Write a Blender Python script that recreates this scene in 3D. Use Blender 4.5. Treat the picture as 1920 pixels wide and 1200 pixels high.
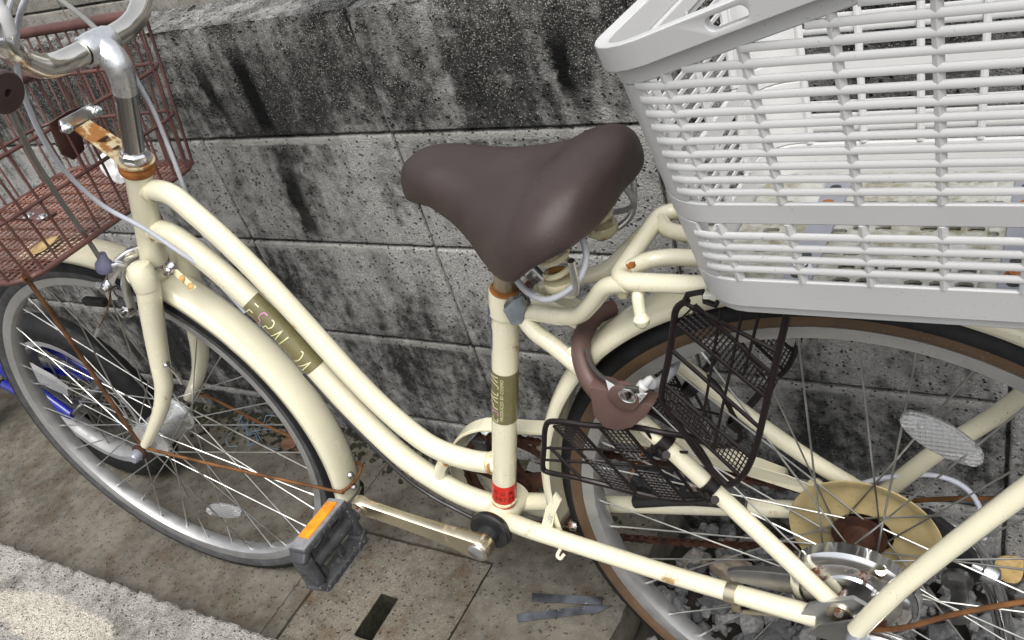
import bpy, bmesh, math, random
from mathutils import Vector, Matrix, noise as mnoise
from math import sin, cos, pi, radians

# ------------------------------------------------------------------ camera, sky, sun
for o_ in list(bpy.data.objects): bpy.data.objects.remove(o_)
S = bpy.context.scene
COL = S.collection
cam = bpy.data.objects.new('camera', bpy.data.cameras.new('camera')); COL.objects.link(cam)
cam.data.sensor_width = 36; cam.data.lens = 32.736; cam.data.clip_start = .02; cam.data.clip_end = 500
cam.matrix_world = Matrix(((0.854636, -0.075396, 0.513724, 0.85849), (0.444891, 0.616463, -0.64965, -0.95853),
                           (-0.267711, 0.783766, 0.560395, 1.16354), (0, 0, 0, 1)))
S.camera = cam
SUN_EL, SUN_AZ = radians(60), radians(142)      # azimuth clockwise from +Y
w = bpy.data.worlds.new('World'); S.world = w; w.use_nodes = True
nt = w.node_tree; bg = nt.nodes['Background']
sky = nt.nodes.new('ShaderNodeTexSky'); sky.sky_type = 'NISHITA'; sky.sun_disc = False
sky.sun_elevation = SUN_EL; sky.sun_rotation = SUN_AZ; sky.air_density = 1.0; sky.dust_density = 4.0; sky.ozone_density = 1.0
hs = nt.nodes.new('ShaderNodeHueSaturation'); hs.inputs['Saturation'].default_value = .22
nt.links.new(sky.outputs[0], hs.inputs['Color']); nt.links.new(hs.outputs[0], bg.inputs[0])
bg.inputs[1].default_value = 0.15
sun = bpy.data.objects.new('sun', bpy.data.lights.new('sun', 'SUN')); COL.objects.link(sun)
sun.data.energy = 1.25; sun.data.angle = radians(28); sun.data.color = (1, .965, .91)
sd = Vector((sin(SUN_AZ)*cos(SUN_EL), cos(SUN_AZ)*cos(SUN_EL), sin(SUN_EL)))
sun.rotation_euler = sd.to_track_quat('Z', 'Y').to_euler(); sun.location = (0, -2, 4)
S.view_settings.view_transform = 'Standard'; S.view_settings.look = 'None'
S.view_settings.exposure = 0.70; S.view_settings.gamma = 1
S.cycles.max_bounces = 6; S.cycles.diffuse_bounces = 2; S.cycles.glossy_bounces = 3; S.cycles.transmission_bounces = 4; S.cycles.caustics_reflective = False; S.cycles.caustics_refractive = False

# ------------------------------------------------------------------ material helpers
class NT:
    def __init__(s, name):
        s.m = bpy.data.materials.new(name); s.m.use_nodes = True
        s.t = s.m.node_tree; s.b = s.t.nodes['Principled BSDF']
    def new(s, typ, **kw):
        n = s.t.nodes.new('ShaderNode' + typ)
        for k, v in kw.items(): setattr(n, k, v)
        return n
    def put(s, sock, v):
        if isinstance(v, bpy.types.NodeSocket): s.t.links.new(v, sock)
        elif isinstance(v, (tuple, list)) and len(v) == 3 and sock.type == 'RGBA': sock.default_value = (*v, 1)
        elif sock.type == 'RGBA' and isinstance(v, (int, float)): sock.default_value = (v, v, v, 1)
        else: sock.default_value = v
    def pos(s, scale=None, loc=None):
        g = s.new('NewGeometry').outputs['Position']
        return s.mapped(g, scale, loc) if scale or loc else g
    def objc(s, scale=None):
        g = s.new('TexCoord').outputs['Object']
        return s.mapped(g, scale) if scale else g
    def mapped(s, v, scale=None, loc=None):
        m = s.new('Mapping'); s.put(m.inputs['Vector'], v)
        if scale: m.inputs['Scale'].default_value = scale
        if loc: m.inputs['Location'].default_value = loc
        return m.outputs[0]
    def noise(s, v, scale, detail=4, rough=.55, dist=0):
        n = s.new('TexNoise'); s.put(n.inputs['Vector'], v); n.inputs['Scale'].default_value = scale
        n.inputs['Detail'].default_value = detail; n.inputs['Roughness'].default_value = rough; n.inputs['Distortion'].default_value = dist
        return n.outputs['Fac']
    def vor(s, v, scale, feat='F1', out='Distance', rnd=1):
        n = s.new('TexVoronoi'); n.feature = feat; s.put(n.inputs['Vector'], v); n.inputs['Scale'].default_value = scale
        n.inputs['Randomness'].default_value = rnd
        return n.outputs[out]
    def math(s, op, a, b=0.0, c=0.0, clamp=False):
        n = s.new('Math'); n.operation = op; n.use_clamp = clamp
        s.put(n.inputs[0], a); s.put(n.inputs[1], b); s.put(n.inputs[2], c)
        return n.outputs[0]
    def mr(s, v, a, b, c=0.0, d=1.0, smooth=True):
        n = s.new('MapRange'); n.interpolation_type = 'SMOOTHSTEP' if smooth else 'LINEAR'
        s.put(n.inputs[0], v)
        for i, x in enumerate((a, b, c, d)): s.put(n.inputs[1+i], x)
        return n.outputs[0]
    def ramp(s, f, stops):
        n = s.new('ValToRGB'); s.put(n.inputs[0], f); e = n.color_ramp.elements
        while len(e) < len(stops): e.new(.5)
        for i, (p, c) in enumerate(stops):
            e[i].position = p; e[i].color = (*c, 1) if isinstance(c, tuple) else (c, c, c, 1)
        return n.outputs[0]
    def mix(s, f, a, b, mode='MIX'):
        n = s.new('Mix'); n.data_type = 'RGBA'; n.blend_type = mode
        s.put(n.inputs[0], f); s.put(n.inputs[6], a); s.put(n.inputs[7], b)
        return n.outputs[2]
    def sep(s, v):
        n = s.new('SeparateXYZ'); s.put(n.inputs[0], v); return n.outputs
    def bump(s, h, strength=.5, dist=.002, prev=None):
        n = s.new('Bump'); n.inputs['Strength'].default_value = strength; n.inputs['Distance'].default_value = dist
        s.put(n.inputs['Height'], h)
        if prev: s.put(n.inputs['Normal'], prev)
        return n.outputs[0]
    def out(s, col=None, rough=None, metal=None, normal=None, **kw):
        b = s.b.inputs
        if col is not None: s.put(b['Base Color'], col)
        if rough is not None: s.put(b['Roughness'], rough)
        if metal is not None: s.put(b['Metallic'], metal)
        if normal is not None: s.put(b['Normal'], normal)
        for k, v in kw.items(): s.put(b[k.replace('_', ' ')], v)
        return s.m

def simple(name, col, rough=.5, metal=0.0, var=.12, vs=25, rust=0.0, rcol=(.16, .05, .015), rs=18, speck=0.0, scol=(.08, .06, .04), sps=620, bump=0.0, bs=250, coat=0.0, rvar=.08, **kw):
    n = NT(name); v = n.pos()
    big = n.noise(v, vs, 4)
    c = n.mix(n.mr(big, .3, .7), tuple(x*(1-var) for x in col), tuple(min(1, x*(1+var)) for x in col))
    r = n.mr(n.noise(v, vs*2.3, 3), .3, .7, rough-rvar, rough+rvar)
    mt = metal
    if rust:
        f = n.mr(n.noise(v, rs, 6, .65), .68-rust*.4, .76-rust*.4)
        c = n.mix(f, c, n.mix(n.noise(v, rs*5, 4), rcol, tuple(x*.45 for x in rcol)))
        r = n.mix(f, r, .85); 
        if metal: mt = n.math('MULTIPLY', metal, n.math('SUBTRACT', 1.0, f))
    if speck:
        f = n.mr(n.noise(v, sps, 2, .5), .735-speck*.1, .775-speck*.1)
        f = n.math('MULTIPLY', f, n.mr(n.noise(v, 14, 3), .42, .62))
        c = n.mix(f, c, scol)
    nn = n.bump(n.noise(v, bs, 3), bump, .0015) if bump else None
    if coat: kw['Coat_Weight'] = coat; kw['Coat_Roughness'] = .12
    return n.out(c, r, mt, nn, **kw)

M = {}
M['cream'] = simple('cream_paint', (.745, .704, .525), .22, var=.045, vs=9, speck=.55, scol=(.30, .25, .16), coat=.6, rvar=.06, rust=.09, rcol=(.52, .33, .13), rs=15)
M['cream_rust'] = simple('cream_paint_rusting', (.70, .64, .42), .32, var=.06, vs=14, rust=.42, rcol=(.42, .20, .05), rs=26, coat=.2)
M['cream_old'] = simple('yellowed_plastic', (.45, .355, .175), .5, var=.2, vs=24, speck=.8, rust=.12, rcol=(.2, .12, .05))
M['chrome'] = simple('chrome', (.72, .72, .72), .16, 1, var=.06, speck=.5, scol=(.25, .22, .18), rvar=.06)
M['chrome_gold'] = simple('tarnished_chrome', (.62, .55, .41), .34, 1, var=.10, vs=16, rust=.16, rcol=(.40, .22, .08), rs=22)
M['chrome_bar'] = simple('bar_chrome', (.80, .77, .70), .2, 1, var=.05, vs=20, rvar=.03)
M['chrome_rust'] = simple('rusting_chrome', (.55, .54, .52), .28, 1, rust=.52, rs=30)
M['alu'] = simple('brushed_aluminium', (.66, .67, .68), .34, 1, var=.07, vs=30, rvar=.06)
M['alu_matt'] = simple('cast_aluminium', (.72, .73, .74), .32, .9, var=.06, vs=60)
M['rim'] = simple('rim_aluminium', (.52, .52, .52), .46, .85, var=.08, vs=22, speck=.6, scol=(.2, .18, .15))
M['steel'] = simple('dull_steel', (.30, .30, .30), .38, 1, var=.15, rust=.2)
M['quill'] = simple('quill_steel', (.42, .42, .41), .24, 1, var=.06, vs=12, rvar=.03)
M['spoke'] = simple('spoke_steel', (.44, .44, .42), .4, 1, var=.2, vs=30)
M['rust'] = simple('rust', (.30, .105, .022), .85, .1, var=.3, vs=45, bump=.5, bs=500)
M['rust_dark'] = simple('dark_rust', (.050, .018, .009), .75, .3, var=.45, vs=60, bump=.5, bs=500)
M['rust_wire'] = simple('rusting_wire', (.16, .07, .025), .6, .5, var=.5, vs=28, bump=.3)
M['basket_brown'] = simple('brown_plastic_coat', (.088, .037, .030), .5, var=.28, vs=20, speck=.6, scol=(.3, .2, .16), bump=.15)
M['mesh_brown'] = simple('brown_wire_mesh', (.17, .068, .046), .6, var=.3, vs=18)
M['guard'] = simple('dark_brown_wire', (.009, .0058, .0058), .42, var=.2, vs=25, Specular_IOR_Level=.3)
M['lock'] = simple('brown_lock_plastic', (.102, .058, .049), .55, var=.10, vs=30, bump=.1)
M['lock_dark'] = simple('dark_lock_slot', (.05, .045, .04), .45)
M['saddle'] = simple('saddle_vinyl', (.037, .0235, .021), .38, var=.16, vs=14, speck=.30, scol=(.16, .14, .13), sps=420, bump=.35, bs=1100, rvar=.08)
M['rubber'] = simple('black_rubber', (.0085, .0085, .009), .6, var=.3, vs=30, bump=.2, Specular_IOR_Level=.3)
M['rubber_grey'] = simple('worn_rubber', (.055, .055, .056), .75, var=.3, vs=60, bump=.3, bs=400)
M['tan'] = simple('tan_sidewall', (.098, .058, .030), .6, var=.18, vs=30, bump=.15, speck=.5, scol=(.4, .35, .3))
M['black'] = simple('black_plastic', (.016, .016, .017), .42, var=.2)
M['charcoal'] = simple('charcoal_plastic', (.035, .036, .039), .5, var=.35, vs=50, speck=.8, scol=(.3, .3, .3), sps=420)
M['pedal_grey'] = simple('worn_grey_plastic', (.19, .19, .20), .55, var=.25, vs=60)
M['white'] = simple('white_plastic', (.51, .51, .504), .42, var=.035, vs=8, speck=.45, scol=(.30, .29, .27), sps=480, rvar=.05)
M['cable_white'] = simple('white_cable', (.52, .54, .60), .4, var=.05)
M['cable_grey'] = simple('grey_cable', (.17, .17, .16), .45, var=.1)
M['cable_light'] = simple('light_grey_cable', (.36, .37, .39), .42, var=.1)
M['grey_plate'] = simple('grey_metal_plate', (.26, .27, .31), .4, .3, var=.1)
M['olive'] = simple('olive_sticker', (.155, .138, .064), .28, var=.05)
M['olive_grey'] = simple('olive_sticker_sheen', (.17, .155, .085), .22, var=.04)
M['cream_ink'] = simple('cream_ink', (.72, .70, .42), .4, var=.02)
M['pink_ink'] = simple('pink_ink', (.62, .22, .48), .4, var=.02)
M['red'] = simple('red_sticker', (.56, .022, .014), .42, var=.10, vs=60)
M['ink'] = simple('black_ink', (.018, .012, .012), .5)
M['paper'] = simple('white_label', (.62, .62, .60), .4, var=.08, vs=80)
M['blue_ink'] = simple('blue_grey_ink', (.10, .14, .22), .4)
M['blue'] = simple('blue_paint', (.005, .010, .22), .25, var=.15, coat=.5)
M['orange'] = simple('orange_reflector', (.78, .26, .015), .3, var=.25, vs=70)
M['rust_paint'] = simple('rust_stained_paint', (.55, .33, .12), .5, var=.3, vs=120)
M['dull_rim'] = simple('dull_rim', (.36, .36, .36), .5, .4, var=.12, vs=30)
M['bracket'] = simple('rusting_bracket', (.58, .50, .31), .5, var=.12, vs=30, rust=.55, rcol=(.36, .15, .035), rs=30)
M['soil'] = simple('soil', (.05, .044, .036), .95, var=.4, vs=30, bump=.8, bs=120)
M['leaf'] = simple('dry_leaf', (.42, .29, .12), .7, var=.25, vs=60)
M['leaf_brown'] = simple('brown_leaf', (.14, .075, .035), .8, var=.3, vs=60)
M['strip_grey'] = simple('grey_plastic_strip', (.065, .070, .082), .5, var=.7, vs=26, speck=.9, scol=(.3, .3, .32), sps=70)
M['thread'] = simple('blue_thread', (.16, .22, .30), .8)
M['foil'] = simple('white_litter', (.7, .7, .7), .5, var=.1)
n = NT('clear_reflector'); v = n.objc()
n.out((.92, .93, .94), .12, 0, n.bump(n.vor(n.mapped(v, (1, 1, 1)), 210, rnd=.0), .9, .003), Transmission_Weight=.72, IOR=1.45); M['clear'] = n.m
M['dimple'] = simple('clear_pyramid', (.86, .87, .88), .2, 0, var=.06, vs=200)

# rear basket floor: white with greenish grime that has gathered in it
n = NT('grimy_white_plastic'); v = n.pos()
f = n.mr(n.noise(v, 11, 6, .65), .25, .54); f2 = n.mr(n.noise(v, 60, 5, .7), .35, .7)
g = n.math('MULTIPLY', f, n.math('ADD', .35, n.math('MULTIPLY', f2, .65)))
n.out(n.mix(g, (.50, .505, .50), (.17, .16, .10)), n.mr(g, 0, 1, .42, .8)); M['grime'] = n.m

def concrete(name, light, dark, prof, agg, streaks=(), top_agg=None, bumpd=.004, dscale=1.0, rnd=.10, tint=(.17, .10, .045), tintf=.0, rough=.9, gs=330, hf=1.3, patch=None, amp=1.0, joints=False, xgrad=0, ga=.85):
    """weathered cement: algae darkening with its own patches, pores, exposed grit"""
    n = NT(name); P = n.pos(); z = n.sep(P)
    n1 = n.noise(P, 3.2*dscale, 4, .62); n2 = n.noise(n.mapped(P, (1, 1, .26)), 15*dscale, 4, .68)
    n3 = n.noise(P, 48, 3, .7); n4 = n.noise(P, 360, 2, .7)
    base = n.ramp(z[2], prof) if prof else .35
    D = n.math('MULTIPLY_ADD', n.math('SUBTRACT', n1, .5), 2.1*amp, base)
    D = n.math('MULTIPLY_ADD', n.math('SUBTRACT', n2, .5), 1.7*amp, D)
    D = n.math('MULTIPLY_ADD', n.math('SUBTRACT', n3, .5), 1.15*amp, D)
    if xgrad: D = n.math('ADD', D, n.mr(z[0], .15, .65, xgrad, -xgrad))
    if rnd:
        oi = n.new('ObjectInfo').outputs['Random']; D = n.math('MULTIPLY_ADD', n.math('SUBTRACT', oi, .5), rnd*2, D)
    D = n.math('ADD', n.math('MULTIPLY', n.math('SUBTRACT', n4, .5), hf*.6), D)
    col = n.mix(n.mr(D, .08, .92), light, dark)
    col = n.mix(1.0, col, n.mr(n4, .28, .70, 1-.55*min(1, hf), 1+.5*min(1, hf), smooth=False), 'MULTIPLY')
    if joints:      # cement smeared along the underside of each bed joint
        t = n.math('FRACT', n.math('DIVIDE', n.math('SUBTRACT', z[2], .07), .2))
        sm = n.math('MULTIPLY', n.mr(n.math('MULTIPLY_ADD', n.math('SUBTRACT', n3, .5), .09, t), .915, .945), n.mr(t, .978, .992, 1, 0))
        col = n.mix(n.math('MULTIPLY', sm, n.mr(n1, .35, .6, .15, .75)), col, (.33, .325, .305))
    if tintf: col = n.mix(n.math('MULTIPLY', n.mr(n2, .50, .70), tintf), col, tint)
    vd = n.vor(P, 120); pm = n.math('MULTIPLY', n.mr(vd, .14, .28, 1, 0), n.mr(n3, .42, .54))
    col = n.mix(n.math('MULTIPLY', pm, .85 if not tintf else .4), col, tuple(x*.4 for x in dark))
    vg = n.new('TexVoronoi'); n.put(vg.inputs['Vector'], P); vg.inputs['Scale'].default_value = gs
    cr = n.sep(vg.outputs['Color'])
    gm = n.math('MULTIPLY', n.mr(vg.outputs['Distance'], .30, .45, 1, 0), n.mr(cr[0], agg[0], agg[0]+.03))
    if top_agg:
        gm2 = n.math('MULTIPLY', n.mr(vg.outputs['Distance'], .36, .55, 1, 0), n.mr(n.math('ADD', cr[0], n.mr(n.math('MULTIPLY_ADD', n1, .14, z[2]), top_agg[0], top_agg[1], 0, .62)), .93, 1.02))
        gm = n.math('MAXIMUM', gm, gm2)
    col = n.mix(n.math('MULTIPLY', gm, ga), col, n.mix(cr[1], tuple(agg[1]), tuple(x*.4 for x in agg[1])))
    if patch:
        px, py, rx, ry, pc = patch
        u = n.math('DIVIDE', n.math('SUBTRACT', z[0], px), rx); v_ = n.math('DIVIDE', n.math('SUBTRACT', z[1], py), ry)
        e = n.math('ADD', n.math('MULTIPLY', u, u), n.math('MULTIPLY', v_, v_)); e = n.math('MULTIPLY_ADD', n.math('SUBTRACT', n.noise(P, 22, 4, .65), .5), 2.2, e)
        col = n.mix(n.math('MULTIPLY', n.mr(e, .75, 1.1, 1, 0), n.mr(n4, .34, .50)), col, pc)
    if streaks:
        wob = n.math('MULTIPLY_ADD', n.math('SUBTRACT', n3, .5), .030, z[0]); msk = n.mr(n4, .12, .34)
        for x0, wd, z0, z1, amt in streaks:
            dx = n.math('ABSOLUTE', n.math('SUBTRACT', wob, x0))
            f = n.math('MULTIPLY', n.mr(dx, wd*.45, wd, 1, 0), n.math('MULTIPLY', n.mr(z[2], z0, z0+.03), n.mr(z[2], z1-.06, z1, 1, 0)))
            col = n.mix(n.math('MULTIPLY', n.math('MULTIPLY', f, msk), amt), col, (.005, .005, .005))
    h = n.math('MULTIPLY_ADD', n3, .5, n.math('MULTIPLY', n4, .6))
    h = n.math('MULTIPLY_ADD', pm, -1.1, h); h = n.math('MULTIPLY_ADD', gm, .6, h)
    return n.out(col, rough, 0, n.bump(h, 1.0, bumpd), Specular_IOR_Level=.15)

M['block'] = concrete('weathered_block', (.335, .332, .318), (.032, .032, .031),
    [(0, .50), (.06, .52), (.25, .48), (.285, .40), (.46, .24), (.50, .28), (.64, .26), (.69, .50), (.78, .66), (.87, .52)], (.93, (.52, .50, .45)),
    streaks=[(-.235, .021, .665, .835, 1), (-.243, .022, .47, .645, .9), (-.325, .016, .70, .82, .9), (.303, .016, .70, .83, 1), (-.12, .03, .36, .5, .3), (-.30, .03, .66, .78, .5), (.16, .03, .69, .8, .4)], top_agg=(.70, .95), bumpd=.005, joints=True, xgrad=.10, hf=.9, gs=430, ga=.7)
M['wall_mortar'] = concrete('wall_mortar', (.10, .10, .095), (.012, .012, .012), None, (.97, (.4, .4, .36)))
M['far_block'] = concrete('far_block', (.30, .285, .25), (.10, .095, .085), None, (.97, (.4, .4, .36)), rnd=.06, hf=.7, amp=.6)
M['slab'] = concrete('damp_concrete', (.182, .167, .137), (.066, .060, .048), [(0, .5), (1, .5)], (.985, (.34, .32, .27)), bumpd=.0018, tint=(.13, .08, .04), tintf=.28, rnd=0, rough=.6, hf=.4, amp=.6)
M['lid'] = concrete('cover_concrete', (.205, .187, .150), (.074, .066, .052), [(0, .46), (1, .46)], (.93, (.40, .37, .31)), bumpd=.003, tint=(.14, .075, .03), tintf=.4, rnd=0, rough=.75, hf=.9, gs=210, amp=.6)
M['kerb'] = concrete('exposed_aggregate', (.38, .365, .33), (.12, .115, .105), [(0, .40), (1, .40)], (.50, (.62, .59, .51)), bumpd=.006, rnd=0, gs=240, patch=(-.60, -.59, .17, .045, (.56, .52, .44)))
n = NT('gravel'); oi = n.new('ObjectInfo'); P = n.pos(); at_ = n.new('Attribute'); at_.attribute_name = 'tone'
c = n.ramp(at_.outputs['Fac'], [(0, (.075, .076, .078)), (.45, (.19, .19, .192)), (.8, (.31, .306, .295)), (.93, (.30, .24, .17)), (1, (.36, .31, .24))])
c = n.mix(n.mr(n.noise(P, 160, 5, .7), .35, .65), c, n.mix(.5, c, (.02, .02, .02)))
n.out(c, .85, 0, n.bump(n.noise(P, 220, 4, .7), .5, .002)); M['gravel'] = n.m
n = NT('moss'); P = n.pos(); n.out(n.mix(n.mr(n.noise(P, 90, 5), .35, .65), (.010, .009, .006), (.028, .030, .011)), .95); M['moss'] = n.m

# ------------------------------------------------------------------ object helpers
def link(o, parent=None):
    COL.objects.link(o)
    if parent is not None: o.parent = parent
    return o
def obj(name, me, m=None, parent=None, smooth=True, loc=None):
    if isinstance(me, bmesh.types.BMesh):
        b = me; me = bpy.data.meshes.new(name); b.normal_update(); b.to_mesh(me); b.free()
    if m is not None:
        for x in (m if isinstance(m, (list, tuple)) else [m]): me.materials.append(M[x] if isinstance(x, str) else x)
    if smooth:
        me.polygons.foreach_set('use_smooth', [True]*len(me.polygons))
        if smooth != 'all':
            try: me.set_sharp_from_angle(angle=radians(38))
            except Exception: pass
    o = bpy.data.objects.new(name, me); link(o, parent)
    if loc: o.location = loc
    return o
def dup(src, parent, mw=None, loc=None):
    o = bpy.data.objects.new(src.name.split('.')[0], src.data); link(o, parent)
    if mw is not None: o.matrix_local = mw
    if loc is not None: o.location = loc
    return o
def tag(o, label, cat=None, group=None, kind=None):
    o['label'] = label
    if cat: o['category'] = cat
    if group: o['group'] = group
    if kind: o['kind'] = kind
    return o
def struct(o): o['kind'] = 'structure'; return o
V = Vector
def catmull(pts, n=6, closed=False):
    P = [V(p) for p in pts]
    if len(P) < 3 and not closed: return P
    out = []; L = len(P)
    for i in range(L if closed else L-1):
        p0 = P[(i-1) % L] if closed or i > 0 else P[0]*2-P[1]
        p1, p2 = P[i], P[(i+1) % L]
        p3 = P[(i+2) % L] if closed or i+2 < L else P[-1]*2-P[-2]
        for k in range(n):
            t = k/n
            out.append(.5*((2*p1)+(p2-p0)*t+(2*p0-5*p1+4*p2-p3)*t*t+(3*p1-p0-3*p2+p3)*t**3))
    if not closed: out.append(P[-1].copy())
    return out
def rlist(r, npts, total, closed):
    if not isinstance(r, (list, tuple)): return [r]*total
    out = []
    for i in range(total):
        t = i/(total-1)*(len(r)-1); k = min(int(t), len(r)-2); out.append(r[k]*(1-(t-k))+r[k+1]*(t-k))
    return out
def tube(bm, pts, r, seg=10, sub=6, closed=False, cap=True, up=None, flat=1.0, prof=None):
    """swept tube; prof = list of (a,b) unit section points for flat bars, scaled by r"""
    P = catmull(pts, sub, closed) if sub > 1 and len(pts) > 2 else [V(p) for p in pts]
    R = rlist(r, len(pts), len(P), closed); L = len(P)
    sec = prof or [(cos(2*pi*k/seg), sin(2*pi*k/seg)*flat) for k in range(seg)]
    rings = []; nrm = None
    for i, p in enumerate(P):
        t = (P[(i+1) % L]-P[i-1]) if closed else (P[min(i+1, L-1)]-P[max(i-1, 0)])
        t.normalize()
        if up is not None: a = V(up)-t*t.dot(V(up)); a.normalize()
        else:
            if nrm is None:
                nrm = t.orthogonal() if abs(t.z) > .9 else V((0, 0, 1))
            a = nrm-t*t.dot(nrm); a.normalize(); nrm = a
        b = t.cross(a)
        rings.append([bm.verts.new(p+(a*q[0]+b*q[1])*R[i]) for q in sec])
    n = len(sec)
    for i in range(L if closed else L-1):
        A, B_ = rings[i], rings[(i+1) % L]
        for k in range(n): bm.faces.new((A[k], A[(k+1) % n], B_[(k+1) % n], B_[k]))
    if cap and not closed:
        bm.faces.new(rings[0][::-1]); bm.faces.new(rings[-1])
    return rings
BARS = [(1, .28), (.85, .36), (-.85, .36), (-1, .28), (-1, -.28), (-.85, -.36), (.85, -.36), (1, -.28)]
def basis(axis):
    a = V(axis).normalized(); u = a.orthogonal().normalized(); return a, u, a.cross(u)
def lathe(bm, center, axis, prof, seg=32, closed=False, a0=0, a1=2*pi, uref=None):
    """prof: list of (along axis, radius)"""
    a, u, v_ = basis(axis)
    if uref is not None: u = (V(uref)-a*a.dot(V(uref))).normalized(); v_ = a.cross(u)
    c = V(center); full = abs(a1-a0-2*pi) < 1e-6; rings = []
    for k in range(seg if full else seg+1):
        t = a0+(a1-a0)*k/seg; d = u*cos(t)+v_*sin(t)
        rings.append([bm.verts.new(c+a*h+d*max(r, 1e-5)) for h, r in prof])
    m = len(prof)
    for k in range(len(rings) if full else len(rings)-1):
        A, B_ = rings[k], rings[(k+1) % len(rings)]
        for i in range(m if closed else m-1): bm.faces.new((A[i], A[(i+1) % m], B_[(i+1) % m], B_[i]))
    return rings
def gridbox(bm, lo, hi, cuts=(1, 1, 1), r=.003, disp=None, mat=None, edge=2):
    """box with rounded edges, optional displacement function(p,n)->offset, optional matrix"""
    lo, hi = V(lo), V(hi); ax = []
    for i in range(3):
        a, b = lo[i], hi[i]; rr = min(r, (b-a)*.45)
        l = [a+rr*k/edge for k in range(edge)] + [a+rr+(b-a-2*rr)*k/cuts[i] for k in range(cuts[i]+1)] + [b-rr*k/edge for k in range(edge-1, -1, -1)]
        ax.append(l)
    vs = {}
    inn_lo = V([lo[i]+min(r, (hi[i]-lo[i])*.45) for i in range(3)]); inn_hi = V([hi[i]-min(r, (hi[i]-lo[i])*.45) for i in range(3)])
    def gv(i, j, k):
        key = (i, j, k)
        if key not in vs:
            p = V((ax[0][i], ax[1][j], ax[2][k])); q = V([min(max(p[t], inn_lo[t]), inn_hi[t]) for t in range(3)])
            d = p-q
            if d.length > 1e-9:
                d.normalize(); p = q+d*r
            if disp: p = p+d*disp(p, d)
            vs[key] = bm.verts.new(mat @ p if mat else p)
        return vs[key]
    nx, ny, nz = (len(l)-1 for l in ax)
    for i in range(nx):
        for j in range(ny):
            bm.faces.new((gv(i, j, 0), gv(i, j+1, 0), gv(i+1, j+1, 0), gv(i+1, j, 0)))
            bm.faces.new((gv(i, j, nz), gv(i+1, j, nz), gv(i+1, j+1, nz), gv(i, j+1, nz)))
    for i in range(nx):
        for k in range(nz):
            bm.faces.new((gv(i, 0, k), gv(i+1, 0, k), gv(i+1, 0, k+1), gv(i, 0, k+1)))
            bm.faces.new((gv(i, ny, k), gv(i, ny, k+1), gv(i+1, ny, k+1), gv(i+1, ny, k)))
    for j in range(ny):
        for k in range(nz):
            bm.faces.new((gv(0, j, k), gv(0, j, k+1), gv(0, j+1, k+1), gv(0, j+1, k)))
            bm.faces.new((gv(nx, j, k), gv(nx, j+1, k), gv(nx, j+1, k+1), gv(nx, j, k+1)))
def prism(bm, poly, off, bevel=0.0):
    """extrude polygon (3d points) by vector off"""
    off = V(off); A = [bm.verts.new(V(p)) for p in poly]; B_ = [bm.verts.new(V(p)+off) for p in poly]; n = len(A)
    fs = [bm.faces.new(A[::-1]), bm.faces.new(B_)]
    for i in range(n): fs.append(bm.faces.new((A[i], A[(i+1) % n], B_[(i+1) % n], B_[i])))
    bmesh.ops.recalc_face_normals(bm, faces=fs)
    if bevel:
        es = list({e for f in fs[:2] for e in f.edges})
        bmesh.ops.bevel(bm, geom=es, offset=bevel, segments=2, affect='EDGES', profile=.6)
def mk(fn, *a, **k):
    bm = bmesh.new(); fn(bm, *a, **k); return bm
def tb(*a, **k): return mk(tube, *a, **k)
def lt(*a, **k): return mk(lathe, *a, **k)
def gb(*a, **k): return mk(gridbox, *a, **k)
def text_mesh(s, size, font_spacing=1.0):
    cu = bpy.data.curves.new('txt', 'FONT'); cu.body = s; cu.size = size; cu.align_x = 'CENTER'; cu.align_y = 'CENTER'; cu.space_character = font_spacing
    o = bpy.data.objects.new('txt', cu); COL.objects.link(o); bpy.context.view_layer.update()
    me = bpy.data.meshes.new_from_object(o.evaluated_get(bpy.context.evaluated_depsgraph_get()))
    bpy.data.objects.remove(o); return me
def strokes_mesh(text, h, w, gap, th):
    """thin ribbon lettering; returns (bm, total length); letters run along +x, tops at +y"""
    L = {'E': [[(.8, 1), (.12, 1)], [(.78, .5), (.14, .5), (.05, 0), (.72, 0)]],
         'S': [[(.85, 1), (.35, 1), (.14, .78), (.3, .52), (.62, .48), (.75, .22), (.58, 0), (.02, 0)]],
         'P': [[(.1, 1), (.55, 1), (.8, .74), (.55, .46), (.1, .46), (.0, 0)]], 'A': [[(0, 0), (.52, 1), (.8, 0)]],
         'L': [[(.12, 1), (.04, 0), (.62, 0)]], 'D': [[(.1, 1), (.5, 1), (.82, .55), (.5, 0), (.02, 0)]]}
    out = []; x = 0
    for ch in text:
        if ch == ' ': x += gap*2; continue
        bm = bmesh.new()
        for st in L[ch]:
            P = [V((x+p[0]*w, p[1]*h, 0)) for p in (catmull([(a, b, 0) for a, b in st], 3) if ch in 'SPD' else [(a, b, 0) for a, b in st])]
            Q = []                                # resample so it can wrap
            for a, b in zip(P, P[1:]):
                k = max(1, int((b-a).length/.002)); Q += [a.lerp(b, i/k) for i in range(k)]
            Q.append(P[-1]); A = []
            for i, p in enumerate(Q):
                t = (Q[min(i+1, len(Q)-1)]-Q[max(i-1, 0)]).normalized(); nn_ = V((-t.y, t.x, 0))*th/2
                A.append((bm.verts.new(p+nn_), bm.verts.new(p-nn_)))
            for a, b in zip(A, A[1:]): bm.faces.new((a[0], a[1], b[1], b[0]))
        out.append((ch, bm)); x += w+gap
    return out, x-gap
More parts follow.
